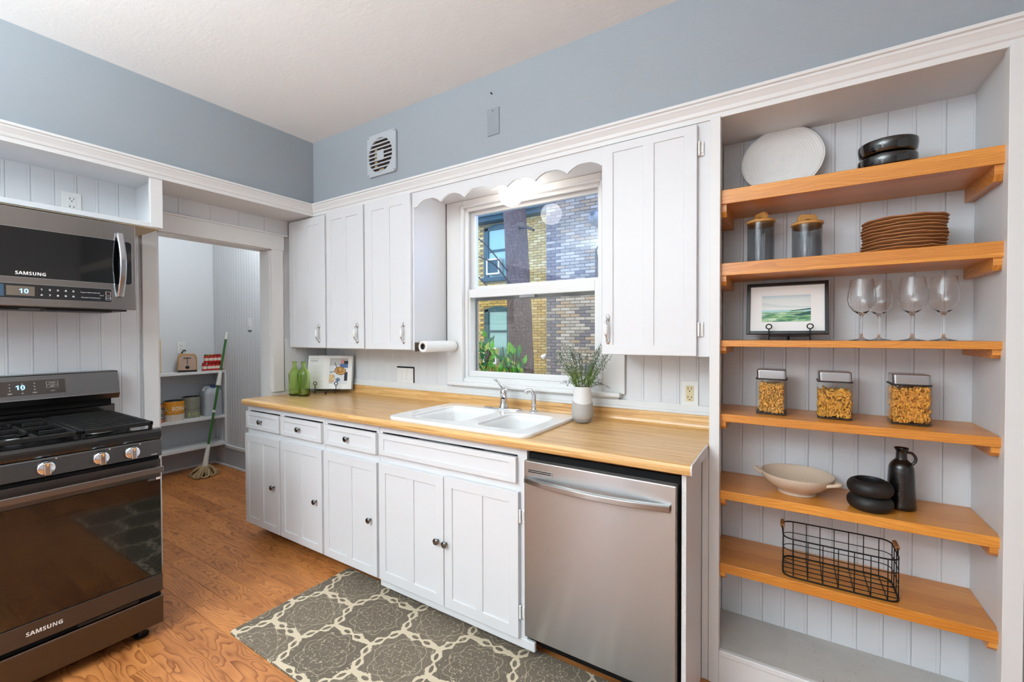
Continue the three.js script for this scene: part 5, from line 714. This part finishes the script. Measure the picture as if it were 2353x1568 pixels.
{ // stack of wavy plates
  const y = SH[1], mat = std({ color: 0xb27c50, roughness: 0.62 }), plateG = (seed) => { const N = 56, f = (a, k) => noise(10 + seed + k * Math.cos(a), 10 + k * Math.sin(a)) - 0.5, lv = [[0.02, 0.001], [0.70, 0.0], [0.80, 0.0015], [0.99, 0.0085], [1.005, 0.0105], [0.99, 0.0122], [0.80, 0.006], [0.70, 0.0042], [0.02, 0.004]]; return warpSurface(lv.map(([k, h]) => Array.from({ length: N }, (_, j) => { const a = j / N * 2 * Math.PI; return [0.1115 * k * (1 + 0.03 * f(a, 2.6) * k) * Math.cos(a), h + (k > 0.9 ? 0.0042 * f(a, 4) : 0), -0.1115 * k * (1 + 0.03 * f(a, 2.6) * k) * Math.sin(a)]; }))); };
  const t = new Thing('plate', 'tan stoneware plate at the bottom of the stack on the second shelf', 'plate', [0.325, y, 0.165], 'stack of tan wavy rimmed plates'); t.raw('body', plateG(1), mat);
  const ord = ['second', 'third', 'fourth', 'fifth', 'sixth', 'seventh', 'eighth', 'ninth', 'tenth']; for (let i = 1; i <= 9; i++) copy(t.g, [0.325 + 0.002 * Math.sin(i * 5), y + i * 0.0112, 0.165 + 0.002 * Math.cos(i * 3)], i === 9 ? 'tan stoneware plate on top of the stack of wavy plates' : 'tan stoneware plate, ' + ord[i - 1] + ' from the bottom of the stack', i * 1.7);
}
{ // framed picture on a wire easel
  const y = SH[2], w = 0.272, h = 0.208, art = canvasTexture(512, 384, (c, W, H) => {
    const g = c.createLinearGradient(0, 0, 0, 220); g.addColorStop(0, '#b9cbd0'); g.addColorStop(0.25, '#dbe2df'); g.addColorStop(1, '#e9ebe8'); c.fillStyle = g; c.fillRect(0, 0, W, H); c.fillStyle = '#d3dcd9'; c.beginPath(); c.moveTo(0, 90); c.quadraticCurveTo(200, 160, 512, 170); c.lineTo(512, 190); c.quadraticCurveTo(240, 190, 0, 150); c.fill();
    c.fillStyle = '#a9d3d6'; c.fillRect(0, 214, W, 60); c.fillStyle = '#2d5f52'; c.beginPath(); c.moveTo(300, 226); c.lineTo(512, 194); c.lineTo(512, 214); c.lineTo(300, 236); c.fill(); const R = rnd(8);
    for (let i = 0; i < 150; i++) { const yy = 240 + R() * 140, xx = R() * W, k = (yy - 240) / 140; c.fillStyle = ['#3f7f57', '#8fc08a', '#2a6048', '#b8d7a8', '#4f9468', '#6da45c', '#cfe3c2'][i % 7]; c.globalAlpha = 0.75; c.beginPath(); c.ellipse(xx, yy, 40 + 70 * R(), 4 + 7 * k, (R() - 0.5) * 0.3, 0, 6.3); c.fill(); } c.globalAlpha = 1; c.fillStyle = '#2b5c50'; c.beginPath(); c.moveTo(330, 300); c.quadraticCurveTo(420, 250, 512, 236); c.lineTo(512, 290); c.quadraticCurveTo(420, 300, 330, 300); c.fill();
  });
  const t = new Thing('framed_picture', 'black framed green landscape watercolour with wide white mat on the third shelf', 'picture', [-0.012, y, 0.13]), put = (g) => g.rotateX(-0.20).translate(-0.012, y + 0.022, 0.142);
  const b = 0.0125; t.add('frame', put(merge([bx(-w / 2, -w / 2 + b, 0, h, -0.006, 0.010, 0.0015), bx(w / 2 - b, w / 2, 0, h, -0.006, 0.010, 0.0015), bx(-w / 2 + b, w / 2 - b, 0, b, -0.006, 0.010, 0.0015), bx(-w / 2 + b, w / 2 - b, h - b, h, -0.006, 0.010, 0.0015)])), std({ color: 0x0d0d10, roughness: 0.35 }));
  t.add('mat_board', put(bx(-w / 2 + b - 0.001, w / 2 - b + 0.001, b - 0.001, h - b + 0.001, -0.003, 0.001)), M.paper);
  const q = new THREE.PlaneGeometry(0.163, 0.106); q.translate(-0.001, 0.104, 0.0014); t.add('print', put(plain(q)), std({ map: art, roughness: 0.6 })); t.add('backing', put(bx(-w / 2 + 0.004, w / 2 - 0.004, 0.004, h - 0.004, -0.006, -0.004)), M.darkwood);
  const e = new Thing('picture_easel', 'small black wire easel with ring ends holding the framed picture', 'easel', [-0.005, y, 0.16]), L = [];
  for (const s of [-0.068, 0.065]) L.push(cyl(0.0022, 0.0022, [s, y + 0.001, 0.172], [s, y + 0.044, 0.170], 8), tube(Array.from({ length: 16 }, (_, i) => [s + 0.0095 * Math.sin(i / 16 * 6.283), y + 0.0525 - 0.009 * Math.cos(i / 16 * 6.283), 0.170]), 0.0021, 32, 8, true), tube([[s, y + 0.018, 0.172], [s, y + 0.0175, 0.15], [s, y + 0.020, 0.126], [s * 0.8, y + 0.11, 0.104]], 0.0022, 18, 8));
  L.push(cyl(0.0022, 0.0022, [-0.068, y + 0.0165, 0.158], [0.065, y + 0.0165, 0.158], 8), cyl(0.0022, 0.0022, [-0.006, y + 0.001, 0.157], [-0.006, y + 0.017, 0.157], 8), cyl(0.0022, 0.0022, [-0.002, y + 0.001, 0.055], [-0.002, y + 0.10, 0.104], 8), cyl(0.0022, 0.0022, [-0.055, y + 0.1, 0.104], [0.053, y + 0.1, 0.104], 8));
  e.add('wire', L, M.wire);
}
{ // four wine glasses
  const y = SH[2], pf = [[0, 0.0015], [0.033, 0], [0.0355, 0.001], [0.033, 0.0022], [0.012, 0.006], [0.0045, 0.012], [0.0034, 0.03], [0.0034, 0.075], [0.0045, 0.086], [0.010, 0.093], [0.024, 0.104], [0.036, 0.122], [0.0405, 0.142], [0.0395, 0.160], [0.0355, 0.185], [0.0315, 0.213], [0.0309, 0.2136], [0.0304, 0.213], [0.0344, 0.185], [0.0384, 0.160], [0.0394, 0.142], [0.035, 0.123], [0.023, 0.1055], [0.009, 0.0965], [0, 0.095]];
  const t = new Thing('wine_glass', 'clear stemmed wine glass, leftmost of four on the third shelf', 'glass', [0.212, y, 0.205], 'wine glasses on the third shelf');
  t.add('bowl', lathe(pf.map(([a, b]) => [a, b + y]), 56, [0.212, 0, 0.205]), phy({ color: 0xffffff, transmission: 1, thickness: 0.003, roughness: 0, ior: 1.45 }));
  copy(t.g, [0.272, y, 0.110], 'clear stemmed wine glass, second from left and set further back'); copy(t.g, [0.350, y, 0.175], 'clear stemmed wine glass, third from left on the shelf'); copy(t.g, [0.434, y, 0.145], 'clear stemmed wine glass, rightmost of four near the niche wall');
}
{ // square glass jars with steel lids, full of pasta
  const y = SH[3], gl = phy({ color: 0xf6f7f5, transmission: 1, thickness: 0, roughness: 0.01, ior: 1.45 }), rubber = std({ color: 0x2a2320, roughness: 0.5 }), steel = phy({ color: 0xb9babc, metalness: 1, roughness: 0.24 });
  const t = new Thing('storage_jar', 'square glass jar with steel lid holding broken flat pasta, the left of three', 'jar', [-0.058, y, 0.165], 'square pasta jars on the fourth shelf'), s = 0.0525, at = [-0.058, y, 0.165];
  const rr = (k, h, r = 0.010) => roundRect(-k, k, -k, k, r, 5).map(([a, b]) => [at[0] + a, y + h, at[2] - b]);
  t.add('glass', warpSurface([rr(s - 0.010, 0.0008), rr(s - 0.003, 0.0008), rr(s, 0.004), rr(s, 0.126), rr(s - 0.003, 0.1325), rr(s - 0.006, 0.135)], true), gl);
  t.add('glass_base', warpSurface([rr(s - 0.002, 0.0042), rr(s - 0.0025, 0.0075)], true, true), rubber.clone());
  t.add('gasket', warpSurface([rr(s - 0.006, 0.1335), rr(s - 0.0005, 0.1340), rr(s, 0.1362), rr(s - 0.0005, 0.1384), rr(s - 0.006, 0.139)]), rubber);
  t.add('lid', warpSurface([rr(s - 0.004, 0.139), rr(s - 0.0035, 0.168), rr(s - 0.0045, 0.1705), rr(s - 0.007, 0.1715)], true, true), steel);
  copy(t.g, [0.139, y, 0.158], 'square glass jar with steel lid, partly filled with macaroni, middle of three'); copy(t.g, [0.346, y, 0.152], 'square glass jar with steel lid, filled to the rim with macaroni, the right of three');
  const elbow = (() => { const g = new THREE.TorusGeometry(0.0068, 0.0031, 7, 9, 2.6); return g; })(), ribbon = (() => { const g = new THREE.CylinderGeometry(0.0024, 0.0024, 0.030, 6, 3); const p = g.attributes.position; for (let i = 0; i < p.count; i++) p.setX(i, p.getX(i) * 1.6 + 0.003 * Math.cos(p.getY(i) * 90)); g.computeVertexNormals(); return g; })();
  const pasta = (name, label, geo, cx, cz, h, n, seed, col, flat) => {
    const R = rnd(seed), m = shadows(new THREE.InstancedMesh(geo, std({ color: 0xffffff, roughness: 0.5 }), n)), d = new THREE.Object3D(), lim = s - 0.0105, C = new THREE.Color();
    for (let i = 0; i < n; i++) { let a = (R() * 2 - 1) * lim, b = (R() * 2 - 1) * lim; if (i % 2) { const e = Math.floor(R() * 3); if (e < 2) b = lim * (1 - 0.08 * R()); else a = lim * (e === 2 && R() < 0.5 ? 1 : -1); } const top = h * (1 - 0.10 * noise(a * 60 + seed, b * 60)); d.position.set(a, 0.0115 + R() * (top - 0.014), b); if (flat) d.rotation.set((R() - 0.5) * 0.8, R() * 6.3, 1.57 + (R() - 0.5) * 1.0); else d.rotation.set(R() * 6.3, R() * 6.3, R() * 6.3); if (flat) { const q = 0.030 * 0.5; d.position.x = clamp(d.position.x, -lim + q, lim - q); } d.updateMatrix(); m.setMatrixAt(i, d.matrix); C.set(col).multiplyScalar(0.75 + 0.45 * R()); m.setColorAt(i, C); }
    m.name = numbered(name); m.position.set(cx, y, cz); m.userData = { label, category: 'pasta', kind: 'stuff' }; scene.add(m);
  };
  pasta('pasta', 'pale twisted pasta filling the left square jar', ribbon, -0.058, 0.165, 0.124, 900, 3, 0xd9a04a, true);
  pasta('macaroni', 'yellow elbow macaroni in the middle square jar', elbow, 0.139, 0.158, 0.110, 1000, 4, 0xdf9f35, false);
  pasta('macaroni', 'yellow elbow macaroni filling the right square jar', elbow, 0.346, 0.152, 0.132, 1200, 5, 0xdf9a36, false);
}
{ // shallow bowl with two small handles
  const y = SH[4], t = new Thing('serving_bowl', 'shallow matte beige footed bowl with two ring handles on the fifth shelf', 'bowl', [0.026, y, 0.155]), mat = std({ color: 0xcdb9a3, roughness: 0.7 });
  t.add('body', lathe([[0, 0.004], [0.052, 0.004], [0.054, 0], [0.062, 0], [0.063, 0.005], [0.060, 0.012], [0.086, 0.027], [0.108, 0.046], [0.117, 0.063], [0.1195, 0.074], [0.1180, 0.0755], [0.1160, 0.074], [0.112, 0.062], [0.102, 0.046], [0.07, 0.024], [0, 0.016]].map(([a, b]) => [a, b + y]), 72, [0.026, 0, 0.155]), mat);
  for (const a of [2.95, -0.42]) { const rr = [Math.cos(a), -Math.sin(a)], pts = Array.from({ length: 9 }, (_, i) => { const u = i / 8, w = (u - 0.5) * 0.056, out = 0.109 + 0.034 * Math.sin(Math.PI * u); return [0.026 + rr[0] * out - rr[1] * w, y + 0.058 + 0.008 * Math.sin(Math.PI * u), 0.155 + rr[1] * out + rr[0] * w]; }); t.add('handle', tube(pts, 0.0065, 24, 10), mat); }
}
{ // black pottery
  const y = SH[4], clay = std({ color: 0x141211, roughness: 0.55 }), c = [0.238, y, 0.212], t = new Thing('ring_vase', 'matte black vase shaped as two stacked rounded rings', 'vase', c), pf = [[0, 0.004], [0.040, 0]];
  for (let k = 0; k < 2; k++) for (let i = 0; i <= 14; i++) { const a = -1.25 + 2.5 * i / 14; pf.push([0.040 + 0.0245 * Math.cos(a), 0.0255 + k * 0.0495 + 0.0268 * Math.sin(a)]); } pf.push([0.043, 0.103], [0.040, 0.1005], [0.039, 0.09], [0.045, 0.07], [0.040, 0.03], [0, 0.012]);
  t.add('body', lathe(pf.map(([a, b]) => [a, b + y]), 64, [c[0], 0, c[2]]), clay);
  const j = [0.331, y, 0.145], jg = new Thing('jug', 'tall satin black ceramic jug with one small handle on the fifth shelf', 'jug', j), rip = (h) => 0.0006 * Math.sin(h * 900), jp = [[0, 0.003], [0.036, 0], [0.0405, 0.003], [0.041, 0.012]];
  for (let i = 1; i <= 40; i++) { const h = 0.012 + 0.118 * i / 40; jp.push([0.041 - 0.0055 * i / 40 + rip(h), h]); } jp.push([0.0345, 0.142], [0.031, 0.153], [0.024, 0.163], [0.0175, 0.170], [0.0155, 0.175], [0.0150, 0.196], [0.0165, 0.202], [0.0205, 0.208], [0.0195, 0.2105], [0.015, 0.206], [0.0125, 0.19], [0.012, 0.17], [0, 0.165]);
  const ceramic = phy({ color: 0x0e0d0d, roughness: 0.26, clearcoat: 0.4, clearcoatRoughness: 0.2 }); jg.add('body', lathe(jp.map(([a, b]) => [a, b + y]), 56, [j[0], 0, j[2]]), ceramic);
  jg.add('handle', tube([[j[0] + 0.013, y + 0.196, j[2]], [j[0] + 0.027, y + 0.194, j[2]], [j[0] + 0.037, y + 0.181, j[2]], [j[0] + 0.036, y + 0.166, j[2]], [j[0] + 0.026, y + 0.154, j[2]], [j[0] + 0.022, y + 0.152, j[2]]], 0.0045, 28, 10), ceramic);
}
{ // wire basket with wooden grips
  const y = SH[5], x0 = -0.016, x1 = 0.313, z0 = 0.085, z1 = 0.262, t = new Thing('wire_basket', 'rectangular black wire basket with two wooden grips on the lowest shelf', 'basket', [0.15, y, 0.175]), R = 0.032, W = [];
  const loop = (h, r, i = 0) => tube(roundRect(x0 + i, x1 - i, z0 + i, z1 - i, R, 5).map(([a, b]) => [a, y + h, b]), r, 96, 6, true), top = 0.142;
  t.add('rim', [loop(top, 0.0027), loop(0.0032, 0.003)], M.wire);
  W.push(loop(0.098, 0.0016), loop(0.052, 0.0016));
  for (let k = 0; k < 7; k++) { const x = x0 + R + (x1 - x0 - 2 * R) * k / 6; W.push(cyl(0.0016, 0.0016, [x, y + 0.003, z0], [x, y + top, z0], 6), cyl(0.0016, 0.0016, [x, y + 0.003, z1], [x, y + top, z1], 6), cyl(0.0015, 0.0015, [x, y + 0.003, z0], [x, y + 0.003, z1], 6)); }
  for (let k = 0; k < 4; k++) { const z = z0 + R + (z1 - z0 - 2 * R) * k / 3; W.push(cyl(0.0016, 0.0016, [x0, y + 0.003, z], [x0, y + top, z], 6), cyl(0.0016, 0.0016, [x1, y + 0.003, z], [x1, y + top, z], 6), cyl(0.0015, 0.0015, [x0, y + 0.003, z], [x1, y + 0.003, z], 6)); }
  t.add('wire_grid', W, M.wire);
  for (const x of [x0, x1]) { const s = x === x0 ? -1 : 1, zc = (z0 + z1) / 2 - 0.01; t.add('handle', tube([[x, y + top, zc - 0.05], [x + s * 0.003, y + top + 0.014, zc - 0.032], [x + s * 0.003, y + top + 0.016, zc], [x + s * 0.003, y + top + 0.014, zc + 0.032], [x, y + top, zc + 0.05]], 0.0022, 20, 8), M.wire); t.add('grip', cyl(0.0072, 0.0072, [x + s * 0.003, y + top + 0.016, zc - 0.027], [x + s * 0.003, y + top + 0.016, zc + 0.027], 16), std({ color: 0x9a6a3c, roughness: 0.6 })); }
}
renderer.render(scene, camera);
